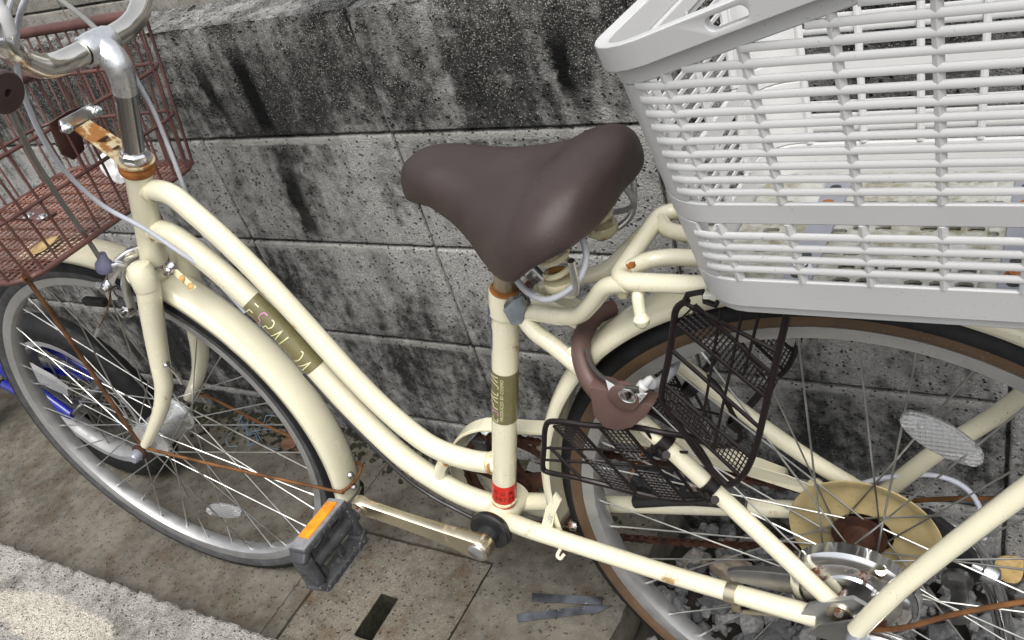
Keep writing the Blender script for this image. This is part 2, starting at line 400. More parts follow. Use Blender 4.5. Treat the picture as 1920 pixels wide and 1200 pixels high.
class Axis:
    """centreline of a tube, for wrapping stickers and lettering round it"""
    def __init__(s, pts, near=(0, -1, 0)):
        s.P = [V(p) for p in pts]; s.near = V(near); s.L = [0]
        for a, b in zip(s.P, s.P[1:]): s.L.append(s.L[-1]+(b-a).length)
    def at(s, d, ang, r):
        d = min(max(d, 0), s.L[-1]-1e-6); i = 0
        while i < len(s.L)-2 and s.L[i+1] < d: i += 1
        t = (s.P[i+1]-s.P[i]); f = (d-s.L[i])/t.length; c = s.P[i].lerp(s.P[i+1], f)
        a = s.P[max(i-1, 0)]; b = s.P[min(i+2, len(s.P)-1)]; t = (b-a).normalized()
        n_ = (s.near-t*t.dot(s.near)).normalized(); m = t.cross(n_)
        return c+(n_*cos(ang)+m*sin(ang))*r
    def patch(s, d0, d1, a0, a1, r, nd=10, na=14):
        bm = bmesh.new()
        g = [[bm.verts.new(s.at(d0+(d1-d0)*i/nd, a0+(a1-a0)*j/na, r)) for j in range(na+1)] for i in range(nd+1)]
        for i in range(nd):
            for j in range(na): bm.faces.new((g[i][j], g[i+1][j], g[i+1][j+1], g[i][j+1]))
        return bm
    def wrap(s, bm, d0, a0, r, rot=0):
        """flat mesh x,y -> along tube, around tube"""
        for v_ in bm.verts:
            x, y = v_.co.x, v_.co.y
            if rot == 1: x, y = y, -x
            if rot == -1: x, y = -y, x
            v_.co = s.at(d0+x, a0-y/r, r)
        return bm
def bm_from(me):
    bm = bmesh.new(); bm.from_mesh(me); bpy.data.meshes.remove(me); return bm
def nz(p, s, amp): return mnoise.noise(V(p)*s)*amp

# ================================================================== THE SETTING
random.seed(7)
# soil sheet to the horizon
LX0, LX1, LY0, LY1 = -.2215, .0765, -.4720, -.2215
bm = bmesh.new(); R_ = 60; hx_, hy_ = [-R_, LX0, LX1, R_], [-R_, LY0, LY1, R_]
gv_ = [[bm.verts.new((x, y, -.10)) for y in hy_] for x in hx_]
for i in range(3):
    for j in range(3):
        if (i, j) != (1, 1): bm.faces.new((gv_[i][j], gv_[i+1][j], gv_[i+1][j+1], gv_[i][j+1]))
lo_ = [bm.verts.new((x, y, -.62)) for x, y in ((LX0, LY0), (LX1, LY0), (LX1, LY1), (LX0, LY1))]; up_ = [gv_[1][1], gv_[2][1], gv_[2][2], gv_[1][2]]
for k in range(4): bm.faces.new((up_[k], up_[(k+1) % 4], lo_[(k+1) % 4], lo_[k]))
bm.faces.new(lo_)
struct(obj('ground', bm, 'soil', smooth=False))
# concrete slab with a recess for the drain cover
LX0, LX1, LY0, LY1 = -.2215, .0765, -.4720, -.2215
def slab_z(p): return nz((p[0], p[1], 0), 5, .0016)+nz((p[0], p[1], 3), 1.3, .002)
bm = bmesh.new()
def sheet(x0, x1, y0, y1, nx, ny):
    g = [[bm.verts.new((x0+(x1-x0)*i/nx, y0+(y1-y0)*j/ny, 0)) for j in range(ny+1)] for i in range(nx+1)]
    for i in range(nx):
        for j in range(ny): bm.faces.new((g[i][j], g[i+1][j], g[i+1][j+1], g[i][j+1]))
sheet(-4, LX0-.034, -1.6, .0, 60, 24); sheet(LX0-.032, LX0, -1.6, .0, 2, 24); sheet(LX0, LX1, LY1, 0, 8, 8); sheet(LX1, .319, -1.6, 0, 8, 48)
sheet(LX0, LX1, -1.6, LY0, 8, 20)
for v_ in bm.verts: v_.co.z = slab_z(v_.co)
es = [e for e in bm.edges if e.is_boundary]
r_ = bmesh.ops.extrude_edge_only(bm, edges=es)
for v_ in r_['geom']:
    if isinstance(v_, bmesh.types.BMVert): v_.co.z = -.075
random.seed(3)
for v_ in bm.verts:
    if v_.co.x > .318: v_.co.x += random.uniform(-.003, .002)
slab = struct(obj('concrete_slab', bm, 'slab'))
# the drain cover: a concrete lid with a lifting slot
bm = bmesh.new(); g_ = .0035
x0, x1, y0, y1 = LX0+g_, LX1-g_, LY0+g_, LY1-g_
sx0, sx1, sy0, sy1 = -.087, -.052, -.412, -.331
lin = lambda a, b, n_: [a+(b-a)*k/n_ for k in range(n_)]
gx = lin(x0, sx0, 8)+lin(sx0, sx1, 3)+lin(sx1, x1, 8)+[x1]; gy = lin(y0, sy0, 4)+lin(sy0, sy1, 6)+lin(sy1, y1, 6)+[y1]
lv = {}
def lvx(i, j):
    if (i, j) not in lv: lv[i, j] = bm.verts.new((gx[i], gy[j], 0))
    return lv[i, j]
for i in range(len(gx)-1):
    for j in range(len(gy)-1):
        if 8 <= i < 11 and 4 <= j < 10: continue
        bm.faces.new((lvx(i, j), lvx(i+1, j), lvx(i+1, j+1), lvx(i, j+1)))
r_ = bmesh.ops.extrude_edge_only(bm, edges=[e for e in bm.edges if e.is_boundary])
for v_ in r_['geom']:
    if isinstance(v_, bmesh.types.BMVert): v_.co.z = -.06
for v_ in bm.verts:
    q = v_.co.copy(); v_.co += V((nz(q, 40, .0014), nz(q+V((3, 0, 0)), 40, .0014), nz(q, 12, .0012) if q.z > -.01 else 0))
bmesh.ops.recalc_face_normals(bm, faces=bm.faces[:])
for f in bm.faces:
    if abs(f.normal.z) < .5: f.material_index = 1      # upright sides of the slot and gap are coloured near-black
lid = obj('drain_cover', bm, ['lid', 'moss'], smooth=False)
md = lid.modifiers.new('b', 'BEVEL'); md.width = .003; md.segments = 2; md.limit_method = 'ANGLE'; md.angle_limit = radians(50)
lid.location.z = -.001
tag(lid, 'square concrete drain cover with one narrow lifting slot, beside the pedal', 'drain cover')
# kerb: raised strip of rough exposed aggregate in the near left corner
random.seed(11)
bm = bmesh.new(); nx, ny = 420, 60; X0, X1 = -2.2, .9
prof = [(-.490, -.01), (-.489, .03), (-.489, .055)] + [(-.491-.0065*k, .070+.0006*k) for k in range(ny)]
ring = []
for i in range(nx+1):
    x = X0+(X1-X0)*i/nx; row = []
    for (y, z) in prof:
        p = V((x, y, z)); rough_ = nz(p, 95, .0035)+nz(p, 210, .0022)+nz(p, 22, .004)
        edge = nz((x, 0, 0), 34, .006)+nz((x, 5, 0), 120, .004)
        k = max(0, 1-abs(y+.49)/.03)
        row.append(bm.verts.new((x, y+edge*k, z+rough_*(1 if z > .06 else .3)-k*abs(edge)*.5)))
    ring.append(row)
for a, b in zip(ring, ring[1:]):
    for j in range(len(prof)-1): bm.faces.new((a[j], b[j], b[j+1], a[j+1]))
bmesh.ops.recalc_face_normals(bm, faces=bm.faces[:])
kerb = struct(obj('kerb', bm, 'kerb', smooth='all'))

# ---- block wall
wall = bpy.data.objects.new('block_wall', None); COL.objects.link(wall); wall.location = (-.6, .06, -.06)
tag(wall, 'stained grey concrete block wall behind the cream bicycle', 'wall')
WO = V((.6, -.06, .06))
bm = bmesh.new(); gridbox(bm, (-3.3, .0065, -.1), (2.1, .1135, .845), (1, 1, 1), .002)
obj('mortar', bm, 'wall_mortar', wall, loc=WO)
ROWS = [(-.115, .0655), (.0725, .2675), (.2725, .4675), (.4725, .6675), (.6725, .856)]
def blockmesh(w_, h_, seed, rough_):
    bm = bmesh.new(); o_ = V((seed*7.3, seed*3.1, 0))
    def dsp(p, n_):
        q = p+o_; a = nz(q, 30, .0012)+nz(q, 150, .0007)
        if rough_:
            e = max(0, (p.z-(h_-.05))/.05)
            a += (nz(q, 130, .0030)+nz(q, 55, .0045)+nz(q, 230, .002))*e - e*.003
        return a
    gridbox(bm, (0, 0, 0), (w_, .12, h_), (60 if rough_ else 20, 16 if rough_ else 3, 30 if rough_ else 10), .0045 if not rough_ else .003, dsp)
    return bm
shared = []
for k in range(4): shared.append(None)
for ri, (za, zb) in enumerate(ROWS):
    for ci in range(-8, 5):
        top = ri == 4; xa = ci*.4+(.0008 if top else .0025)
        if top and -4 <= ci <= 3 or not top and ri > 0:
            key = None if top else (ci+ri*2) % 4
            if top: me = blockmesh(.3985, zb-za, ci+20, True)
            else:
                if shared[key] is None:
                    shared[key] = obj('block', blockmesh(.395, .195, key+1, False), 'block', wall, smooth='all', loc=WO+V((xa, random.uniform(-.0012, .0012), za))); continue
                me = shared[key].data
            o_ = obj('block', me, 'block' if top else None, wall, smooth='all' if top else False, loc=WO+V((xa, random.uniform(-.0012, .0012), za)))
        else:
            o_ = obj('block', blockmesh(.395, zb-za, 3, False), 'block', wall, smooth='all', loc=WO+V((xa, 0, za)))

# ---- second block wall farther back, seen over the first at the top left
far = bpy.data.objects.new('far_block_wall', None); COL.objects.link(far); far.location = (-2, 1.0, -.1)
tag(far, 'pale brownish block wall farther back, seen over the front basket', 'wall')
FO = V((2, -1.0, .1))
obj('mortar', gb((-5.2, 1.008, -.1), (1.6, 1.1, 1.26), r=.002), 'wall_mortar', far, loc=FO)
src_ = None
for ri in range(-4, 3):
    for ci in range(-8, 9):
        p = V((-2.055+ci*.4+.004, 1.0, .715+ri*.2+.004))-V((0, 0, .07))
        if src_ is None: src_ = obj('block', gb((0, 0, 0), (.392, .1, .192), (4, 1, 2), .004, lambda p, n_: nz(p, 25, .0015)), 'far_block', far, loc=FO+p)
        else: dup(src_, far, loc=FO+p)

# ---- gravel bed to the right of the slab
random.seed(21)
bm = bmesh.new(); tone = []
proto = bmesh.new(); bmesh.ops.create_icosphere(proto, subdivisions=1, radius=1)
PV = [v_.co.copy() for v_ in proto.verts]; PF = [[v_.index for v_ in f.verts] for f in proto.faces]; proto.free()
verts, faces, tones = [], [], []
def stone(c, r, t, verts, faces, tones):
    sc = V((random.uniform(.75, 1.35), random.uniform(.7, 1.15), random.uniform(.5, .9)))*r
    rot = Matrix.Rotation(random.uniform(0, 6.28), 3, 'Z') @ Matrix.Rotation(random.uniform(-.7, .7), 3, 'X') @ Matrix.Rotation(random.uniform(-.5, .5), 3, 'Y')
    b0 = len(verts); planes = [V((random.gauss(0, 1), random.gauss(0, 1), random.gauss(0, 1))).normalized() for _ in range(7)]
    for p in PV:
        q = p*random.uniform(.86, 1.12)
        for pl in planes:
            d = q.dot(pl)-.66
            if d > 0: q = q-pl*d
        q = rot @ V((q.x*sc.x, q.y*sc.y, q.z*sc.z)); verts.append(c+q)
    for f in PF: faces.append([i+b0 for i in f]); tones.append(t)
for k in range(5200):
    x = random.uniform(.318, 1.75); y = random.uniform(-1.1, .0); 
    r = random.choice((.007, .009, .012, .014, .016, .019, .022))*random.uniform(.8, 1.2)
    z = -.052+random.uniform(-.016, .010)+.03*max(0, (x-.5))*max(0, 1+y*4)*.8
    if x < .36: z -= .012*(1-(x-.318)/.042)
    stone(V((x+r, y-r, z)), r, min(.999, max(0, random.gauss(.45, .24))), verts, faces, tones)
me = bpy.data.meshes.new('gravel'); me.from_pydata([tuple(p) for p in verts], [], faces); me.materials.append(M['gravel'])
a_ = me.attributes.new('tone', 'FLOAT', 'FACE'); a_.data.foreach_set('value', tones)
gravel = bpy.data.objects.new('gravel', me); COL.objects.link(gravel)
tag(gravel, 'loose grey crushed stone under the rear wheel', 'gravel', kind='stuff')
# one big tan stone
verts, faces, tones = [], [], []; random.seed(5)
bm = bmesh.new(); bmesh.ops.create_icosphere(bm, subdivisions=3, radius=1)
for v_ in bm.verts:
    q = v_.co.copy()
    for pl in (V((.2, .3, .9)).normalized(), V((-.8, .3, .3)).normalized(), V((.6, -.7, .2)).normalized(), V((-.3, -.9, .1)).normalized(), V((.9, .3, -.1)).normalized()):
        d = q.dot(pl)-.7
        if d > 0: q -= pl*d*.9
    v_.co = V((q.x*.036, q.y*.022, q.z*.022))*(1+nz(q, 3, .10)+nz(q, 8, .06))
st = obj('stone', bm, simple('tan_stone', (.33, .27, .20), .9, var=.25, vs=60, bump=.7, bs=160), smooth='all', loc=(0.4426, -0.1222, -0.0200))
st.rotation_euler = (0.1, 0, -.15)
tag(st, 'large tan stone lying on the grey gravel inside the rear wheel', 'stone')
# moss and dirt in the corner between slab and wall
random.seed(9); bm = bmesh.new()
for k in range(3200):
    x = random.uniform(-1.6, .30); dens = .5+.5*mnoise.noise(V((x*3.5, 4, 0)))
    if random.random() > dens*1.25: continue
    y = -abs(random.gauss(0, .020+.034*dens)); r = random.uniform(.0015, .0055)
    m_ = Matrix.Translation((x, y, .001+r*.2)) @ Matrix.Rotation(random.uniform(0, 6), 4, 'Z') @ Matrix.Diagonal((1.6, 1.1, .45, 1))
    res_ = bmesh.ops.create_icosphere(bm, subdivisions=1, radius=r, matrix=m_)
    for v_ in res_['verts']: v_.co += V((random.uniform(-1, 1), random.uniform(-1, 1), random.uniform(-1, 1)))*r*.3
tag(obj('moss', bm, 'moss', smooth=False), 'dark moss and dirt in the corner along the wall foot', 'moss', kind='stuff')
# blue threads tangled on the moss
bm = bmesh.new(); c0 = V((-0.6292, -0.0483, 0.0200))
for k in range(7):
    p = c0+V((random.uniform(-.06, .04), random.uniform(-.012, .012), 0)); pts = [p]
    for j in range(6):
        p = p+V((random.uniform(-.006, .03), random.uniform(-.022, .016), random.uniform(-.006, .006))); p.z = max(p.z, .006); pts.append(p.copy())
    tube(bm, pts, .0009, 5, 5)
tube(bm, [c0+V((.02, -.01, 0)), (-0.5858, -0.0723, 0.0040), (-0.5586, -0.0864, 0.0030), (-0.5204, -0.0864, 0.0030)], .0009, 5, 5)
tag(obj('thread', bm, 'thread'), 'tangle of frayed blue thread on the moss behind the front wheel', 'thread')
# dead leaves on the moss
def leaf(name, loc, size, rot, label, m='leaf_brown', curl=.3):
    bm = bmesh.new(); n_ = 8; A = []
    for i in range(n_+1):
        t = i/n_; w_ = sin(pi*min(1, t*1.02))**.8*.36*size*(1.1-.4*t); x = (t-.5)*size
        A.append([bm.verts.new((x, s_*w_, curl*size*((abs(s_)*.5)**2*1.0+(t-.5)**2*.7))) for s_ in (-1, -.5, 0, .5, 1)])
    for a, b in zip(A, A[1:]):
        for j in range(4): bm.faces.new((a[j], b[j], b[j+1], a[j+1]))
    bmesh.ops.remove_doubles(bm, verts=bm.verts[:], dist=1e-5)
    o_ = obj(name, bm, m, smooth='all', loc=loc); o_.rotation_euler = rot
    md = o_.modifiers.new('s', 'SOLIDIFY'); md.thickness = .0006
    tag(o_, label, 'leaf'); return o_
leaf('dry_leaf', (-0.5008, -0.0701, 0.0080), .045, (.3, .1, .5), 'small brown dead leaf at the wall foot behind the front tyre')
leaf('dry_leaf', (-0.4699, -0.0819, 0.0060), .035, (-.2, .2, 2.1), 'smaller dark leaf beside the wall foot, nearest the front tyre')
leaf('dry_leaf', (0.8089, -0.0235, -0.0200), .06, (.5, .2, 1.1), 'curled tan leaf on the gravel at the right edge', 'leaf')
# two grey plastic strips on the slab
def strip(name, pts, label):
    bm = bmesh.new(); prism(bm, pts, (0, 0, .002), .0005)
    tag(obj(name, bm, 'strip_grey', smooth=False), label, 'strip', 'grey plastic strips on the slab')
strip('plastic_strip', [(0.1688, -0.2612, 0.0020), (0.2812, -0.2367, 0.0020), (0.2836, -0.2509, 0.0020), (0.1747, -0.2749, 0.0020)], 'short grey plastic strip with square ends, farther of the two on the slab')
strip('plastic_strip', [(0.1624, -0.3037, 0.0020), (0.2629, -0.2588, 0.0020), (0.3014, -0.2468, 0.0020), (0.2833, -0.2648, 0.0020), (0.1703, -0.3153, 0.0020)], 'longer grey plastic strip with one pointed end, nearer of the two on the slab')

# ================================================================== THE CREAM BICYCLE
# bicycle space: origin at the rear hub, +x to the rear, +y to the wall side, +z up
bike = bpy.data.objects.new('bicycle', None); COL.objects.link(bike)
bike.matrix_world = Matrix(((0.999947, -0.009328, -0.004276, .14487), (0.009539, 0.998583, 0.052353, -.34415), (0.003782, -0.052391, 0.99862, .0001), (0, 0, 0, 1)))
tag(bike, 'cream city bicycle with brown saddle and white rear basket', 'bicycle')
BO = V((.54, 0, .332)); WB = 1.07419
def part(name, me, m, **k): return obj(name, me, m, bike, loc=BO, **k)
def sub(name, me, m, parent, **k): return obj(name, me, m, parent, **k)
def merge(*fs):
    bm = bmesh.new()
    for f, a, k in fs: f(bm, *a, **k)
    return bm

# ---- frame
BB = V((-0.4383, 0.0000, -0.0390)); ST = V((-0.3326, 0.0000, 0.3119)); su = (ST-BB).normalized()
HT = V((-0.8188, 0.0000, 0.4601)); HB = V((-0.8782, 0.0000, 0.3272)); hu = (HT-HB).normalized()
bm = bmesh.new()
lathe(bm, BB, (0, 1, 0), [(-.034, .0), (-.034, .0205), (-.033, .0215), (.033, .0215), (.034, .0205), (.034, 0)], 28)
frame = part('frame', bm, 'cream')
sub('seat_lug', lt(ST, su, [(-.032, .0158), (-.030, .0182), (-.004, .0186), (0, .0180), (.0005, .013)], 24), 'cream', frame)
sub('seat_tube', tb([BB, ST-su*.01], .0155, 24), 'cream', frame)
sub('head_tube', merge((lathe, (HB, hu, [(0, .012), (0, .0178), (.004, .0188), (.012, .0172), ((HT-HB).length-.012, .0172), ((HT-HB).length-.003, .0188), ((HT-HB).length, .0180), ((HT-HB).length, .012)], 28), {})), 'cream', frame)
top_pts = [HB+hu*((HT-HB).length*.80), (-0.7830, 0.0000, 0.4267), (-0.7532, 0.0000, 0.3977), (-0.7190, 0.0000, 0.3552), (-0.6872, 0.0000, 0.3074), (-0.6565, 0.0000, 0.2538), (-0.6319, 0.0000, 0.2077), (-0.6069, 0.0000, 0.1625), (-0.5826, 0.0000, 0.1243), (-0.5535, 0.0000, 0.0881), (-0.5165, 0.0000, 0.0568), (-0.4652, 0.0000, 0.0444), (-0.4128, 0.0000, 0.0474)]
sub('top_tube', tb(top_pts, .0136, 22, 5), 'cream', frame)
dn_pts = [HB+hu*((HT-HB).length*.34), (-0.8246, 0.0000, 0.3696), (-0.7944, 0.0000, 0.3490), (-0.7572, 0.0000, 0.3111), (-0.7268, 0.0000, 0.2726), (-0.6938, 0.0000, 0.2239), (-0.6655, 0.0000, 0.1695), (-0.6394, 0.0000, 0.1197), (-0.6100, 0.0000, 0.0713), (-0.5760, 0.0000, 0.0277), (-0.5366, 0.0000, -0.0043), (-0.4948, 0.0000, -0.0257), (-0.4432, 0.0000, -0.0363)]
sub('down_tube', tb(dn_pts, .0152, 22, 5), 'cream', frame)
sub('tube_bridge', tb([(-0.5027, 0.0000, 0.0408), (-0.5197, 0.0000, 0.0167), (-0.5327, 0.0000, -0.0104)], [.0085, .0078, .0085], 16), 'cream', frame)
ns = [(-0.3089, -0.0180, 0.2942), (-0.2917, -0.0280, 0.2813), (-0.2697, -0.0330, 0.2682), (-0.2430, -0.0370, 0.2456), (-0.1973, -0.0420, 0.2012), (-0.1229, -0.0500, 0.1212), (-0.0051, -0.0640, -0.0057)]
sub('seat_stay', tb(ns, .0090, 16, 5), 'cream', frame)
fs_ = [(p[0], -p[1], p[2]) for p in ns[:3]] + [(-0.1731, 0.0420, 0.1983), (-0.1367, 0.0470, 0.1578), (-0.0617, 0.0560, 0.0812), (0.0100, 0.0640, 0.0212)]
sub('seat_stay', tb(fs_, .0090, 16, 5), 'cream', frame)
nc = [(-0.4167, -0.0220, -0.0327), (-0.3737, -0.0340, -0.0254), (-0.2949, -0.0450, -0.0223), (-0.1931, -0.0520, -0.0283), (-0.1149, -0.0580, -0.0292), (-0.0234, -0.0660, -0.0270)]
sub('chain_stay', tb(nc, [.0118, .0115, .0108, .0105, .0105, .0115], 18, 5), 'cream', frame)
fc = [(-0.4342, 0.0280, -0.0503), (-0.3910, 0.0360, -0.0492), (-0.2786, 0.0450, -0.0366), (-0.1312, 0.0560, -0.0181), (-0.0478, 0.0640, -0.0105)]
sub('chain_stay', tb(fc, [.0125, .0118, .0108, .0105, .0105], 18, 5), 'cream', frame)
def bead(p, d, r):
    d = V(d).normalized(); sub('weld_bead', lt(p, d, [(-.0045, r-.0004), (-.002, r+.0011), (.0005, r+.0016), (.003, r+.0008), (.005, r-.0004)], 26), 'cream_rust', frame)
d_ = V(top_pts[1])-V(top_pts[0]); bead(V(top_pts[0])+d_.normalized()*.0195, d_, .0136)
d_ = V(dn_pts[1])-V(dn_pts[0]); bead(V(dn_pts[0])+d_.normalized()*.0205, d_, .0152)
d_ = V(top_pts[-2])-V(top_pts[-1]); bead(V(top_pts[-1])+d_.normalized()*.0165, d_, .0136)
bead(V((-0.5298, 0.0000, -0.0049)), V((-0.5197, 0.0000, 0.0167))-V((-0.5327, 0.0000, -0.0104)), .0085); bead(V((-0.5059, 0.0000, 0.0365)), V((-0.5197, 0.0000, 0.0167))-V((-0.5027, 0.0000, 0.0408)), .0085)
bead(BB+su*.026, su, .0155)
# stay bridges and the small bracket by the bottom bracket
sub('stay_bridge', tb([(-0.2483, -0.0350, 0.2651), (-0.2683, 0.0000, 0.2403), ((-0.2483, -0.0350, 0.2651)[0], .035, (-0.2483, -0.0350, 0.2651)[2])], .006, 10), 'cream', frame)
sub('stay_bridge', tb([(-0.3487, -0.0360, -0.0196), (-0.3660, 0.0000, -0.0493), ((-0.3487, -0.0360, -0.0196)[0], .036, (-0.3487, -0.0360, -0.0196)[2])], .007, 12), 'cream', frame)
bm = bmesh.new(); prism(bm, [(-0.3634, -0.0330, -0.0219), (-0.3493, -0.0330, -0.0248), (-0.3389, -0.0280, 0.0050), (-0.3268, -0.0240, 0.0263), (-0.3324, -0.0240, 0.0383), (-0.3505, -0.0280, 0.0112)], (0, .004, 0), .0008)
brk = sub('bracket', bm, 'cream', frame)
sub('cable_hook', tb([(-0.3283, -0.0520, -0.0268), (-0.3321, -0.0560, -0.0347), (-0.3286, -0.0560, -0.0384), (-0.3238, -0.0540, -0.0327)], .0022, 8), 'cream', frame)
# rear dropouts
for s_ in (-1, 1):
    bm = bmesh.new(); y = s_*.068
    prism(bm, [(-.045, y, -.030), (-.012, y, -.048), (.012, y, -.040), (.022, y, -.016), (.030, y, .012), (.014, y, .022), (-.008, y, .010), (-.030, y, -.002)], (0, s_*.005, 0), .001)
    sub('dropout', bm, 'alu', frame)
# stickers on the frame
ax_seat = Axis([BB+(ST-BB)*i/20 for i in range(21)])
def along(ax, p): 
    d = min(range(len(ax.P)), key=lambda i: (ax.P[i]-V(p)).length)
    # refine by projection
    i = min(max(d, 1), len(ax.P)-2); t = (ax.P[i+1]-ax.P[i-1]).normalized(); return ax.L[i]+(V(p)-ax.P[i]).dot(t)
s0 = along(ax_seat, (-0.3875, 0.0000, 0.1303)); s1 = along(ax_seat, (-0.3639, 0.0000, 0.2056))
sub('sticker', ax_seat.patch(s0, s1, -1.9, 1.9, .0159, 4, 26), 'olive', frame)
letters, tot = strokes_mesh('ESPALDA', .0150, .0066, .0017, .0011)
sc_ = (s1-s0)*.93/tot
for ch, lb in letters:
    for v_ in lb.verts: v_.co.x *= sc_
    sub('lettering', ax_seat.wrap(lb, s0+(s1-s0)*.035, -.05, .0162), 'pink_ink' if ch == 'S' else 'cream_ink', frame, smooth=False)
lb = bm_from(text_mesh('PRODUCED-BY-COSMO', .0054, 1.08))
xs_ = [v_.co.x for v_ in lb.verts]; k_ = (s1-s0)*.84/(max(xs_)-min(xs_))
for v_ in lb.verts: v_.co.x *= k_
sub('lettering', ax_seat.wrap(lb, (s0+s1)/2, .26, .0162), 'cream_ink', frame, smooth=False)
r0 = along(ax_seat, (-0.4319, 0.0000, -0.0200)); r1 = along(ax_seat, (-0.4197, 0.0000, 0.0213))
sub('sticker', ax_seat.patch(r0, r1, -1.25, 2.0, .01585, 4, 22), 'red', frame)
for tx, sz, off in (('岡 山 県', .0072, .70), ('168736', .0098, .45), ('防犯登録', .0062, .18)):
    lb = bm_from(text_mesh(tx, sz, 1.15))
    sub('lettering', ax_seat.wrap(lb, r0+(r1-r0)*off, .36, .0161, rot=1), 'ink', frame, smooth=False)
for pa, pb_, a0, a1 in (((-0.3670, 0.0000, 0.2375), (-0.3580, 0.0000, 0.2673), -1.75, -1.15), ((-0.3547, 0.0000, 0.2781), (-0.3493, 0.0000, 0.2959), -1.65, -1.15)):
    sub('sticker', ax_seat.patch(along(ax_seat, pa), along(ax_seat, pb_), a0+.35, a1+.5, .0159 if pa[2] < .27 else .0190, 3, 8), 'blue_ink', frame)
ax_dn = Axis(catmull(dn_pts, 8))
d0 = along(ax_dn, (-0.7273, 0.0000, 0.2718)); d1 = along(ax_dn, (-0.6661, 0.0000, 0.1703))
sub('sticker', ax_dn.patch(d0, d1, -2.0, 1.9, .01556, 24, 26), 'olive', frame)
letters, tot = strokes_mesh('ESPAL DA', .0225, .0120, .0055, .0015)
sc_ = (d1-d0)*.90/tot
for ch, lb in letters:
    for v_ in lb.verts: v_.co.x *= sc_
    sub('lettering', ax_dn.wrap(lb, d0+(d1-d0)*.05, .45, .0159), 'pink_ink' if ch == 'S' else 'cream_ink', frame, smooth=False)
lb = bm_from(text_mesh('TEK.', .0085, 1.2)); c_ = V((-0.3425, -0.0345, 0.0044)); ux = (V((-0.3290, -0.0345, 0.0318))-V((-0.3526, -0.0345, -0.0148))).normalized(); uy = ux.cross(V((0, 1, 0)))
for v_ in lb.verts: v_.co = c_+ux*v_.co.x-uy*v_.co.y
sub('lettering', lb, 'grey_plate', frame, smooth=False)

# ---- headset, stem, bars
bm = bmesh.new(); lathe(bm, HT, hu, [(-.002, .012), (-.002, .0205), (.002, .0222), (.008, .0222), (.011, .0200), (.011, .012)], 28)
hs_ = part('headset', bm, 'rust')
sub('washer', lt(HT, hu, [(.0112, .012), (.0112, .0195), (.0135, .0195), (.0137, .0175), (.0165, .0175), (.0167, .0188), (.019, .0188), (.019, .012)], 28), 'chrome_rust', hs_)
sub('lock_nut', lt(HT, hu, [(.0192, .012), (.0192, .0178), (.026, .0178), (.0285, .0150), (.0285, .0115)], 8), 'chrome', hs_, smooth=False)
sub('crown_race', lt(HB, -hu, [(-.003, .012), (-.003, .0182), (.001, .0195), (.004, .0195), (.008, .0172), (.008, .012)], 28), 'chrome_rust', hs_)
CL = V((-0.7811, 0.0000, 0.6132)); Q1 = V((-0.7677, 0.0000, 0.5674))
bm = bmesh.new(); tube(bm, [HT+hu*.02, Q1], .0128, 24)
stem = part('handlebar_stem', bm, 'quill')
f_ = (CL-Q1)
sub('stem_body', tb([Q1-hu*.010, Q1+hu*.004, (-0.7618, 0.0000, 0.5873), (-0.7677, 0.0000, 0.6022), CL], [.0140, .0146, .0156, .0165, .0175], 22, 6), 'alu_matt', stem)
BARP = [(-0.7787, -0.0340, 0.6141), (-0.7872, 0.0340, 0.6139)]
bx_ = (V(BARP[1])-V(BARP[0])).normalized()
sub('clamp', lt(CL, bx_, [(-.022, .013), (-.022, .0160), (-.018, .0174), (-.008, .0184), (.008, .0184), (.018, .0174), (.022, .0160), (.022, .013)], 26), 'alu_matt', stem)
sub('bolt_cap', lt(V((-0.7619, 0.0000, 0.5998))-hu*.002, (hu+V((.25, -.1, .3))).normalized(), [(.0, .0092), (.0062, .0092), (.0070, .0084), (.0072, 0)], 20), 'cable_light', stem)
lb = bm_from(text_mesh('Ptit', .011, 1.1)); c_ = V((-0.7598, -0.0180, 0.6031))
for v_ in lb.verts: v_.co = c_+V((1, 0, -.55)).normalized()*v_.co.x+V((.4, .25, .85)).normalized()*v_.co.y
sub('lettering', lb, 'grey_plate', stem, smooth=False)
near_bar = [(-0.7825, 0.0000, 0.6139), (-0.7787, -0.0340, 0.6141), (-0.7773, -0.0600, 0.6159), (-0.7685, -0.0850, 0.6242), (-0.7454, -0.1150, 0.6430), (-0.7136, -0.1450, 0.6661), (-.74, -.19, .715), (-.70, -.235, .722), (-.655, -.262, .708), (-.60, -.268, .690)]
far_bar = [(CL.x, 0, CL.z), (-0.7872, 0.0340, 0.6139), (-0.7901, 0.0550, 0.6152), (-0.7964, 0.0780, 0.6196), (-0.8046, 0.1000, 0.6288), (-0.8132, 0.1200, 0.6410), (-.82, .19, .70), (-.77, .232, .715), (-.69, .258, .700), (-.60, .268, .690)]
bm = bmesh.new(); tube(bm, near_bar, .0132, 24, 7)
hb = part('handlebar', bm, 'chrome_bar')
sub('bar_half', tb(far_bar, .0132, 24, 7), 'chrome_bar', hb)
gdir = V((.05, .002, -.016)).normalized()
ge = V((-0.5820, -0.2430, 0.6519))
grp = sub('grip', merge((lathe, (ge-gdir*.115, gdir, [(0, .012), (0, .0165), (.02, .0172), (.1, .0160), (.112, .0175), (.118, .0180), (.120, .0165), (.1205, .0035), (.116, .003), (.116, 0)], 24), {})), simple('brown_grip', (.045, .026, .024), .55, var=.1), hb)
gf = V((ge.x, -ge.y, ge.z))
sub('grip', lt(gf-gdir*.115, gdir, [(0, .012), (0, .0165), (.1, .0168), (.112, .0195), (.12, .018), (.1205, 0)], 24), grp.data.materials[0], hb)
bar_l = [V((-.655, -.262, .708)), ge-gdir*.1]
sub('bar_end', tb([(-.66, -.261, .709), ge-gdir*.11], .0122, 14, 1), 'chrome', hb)
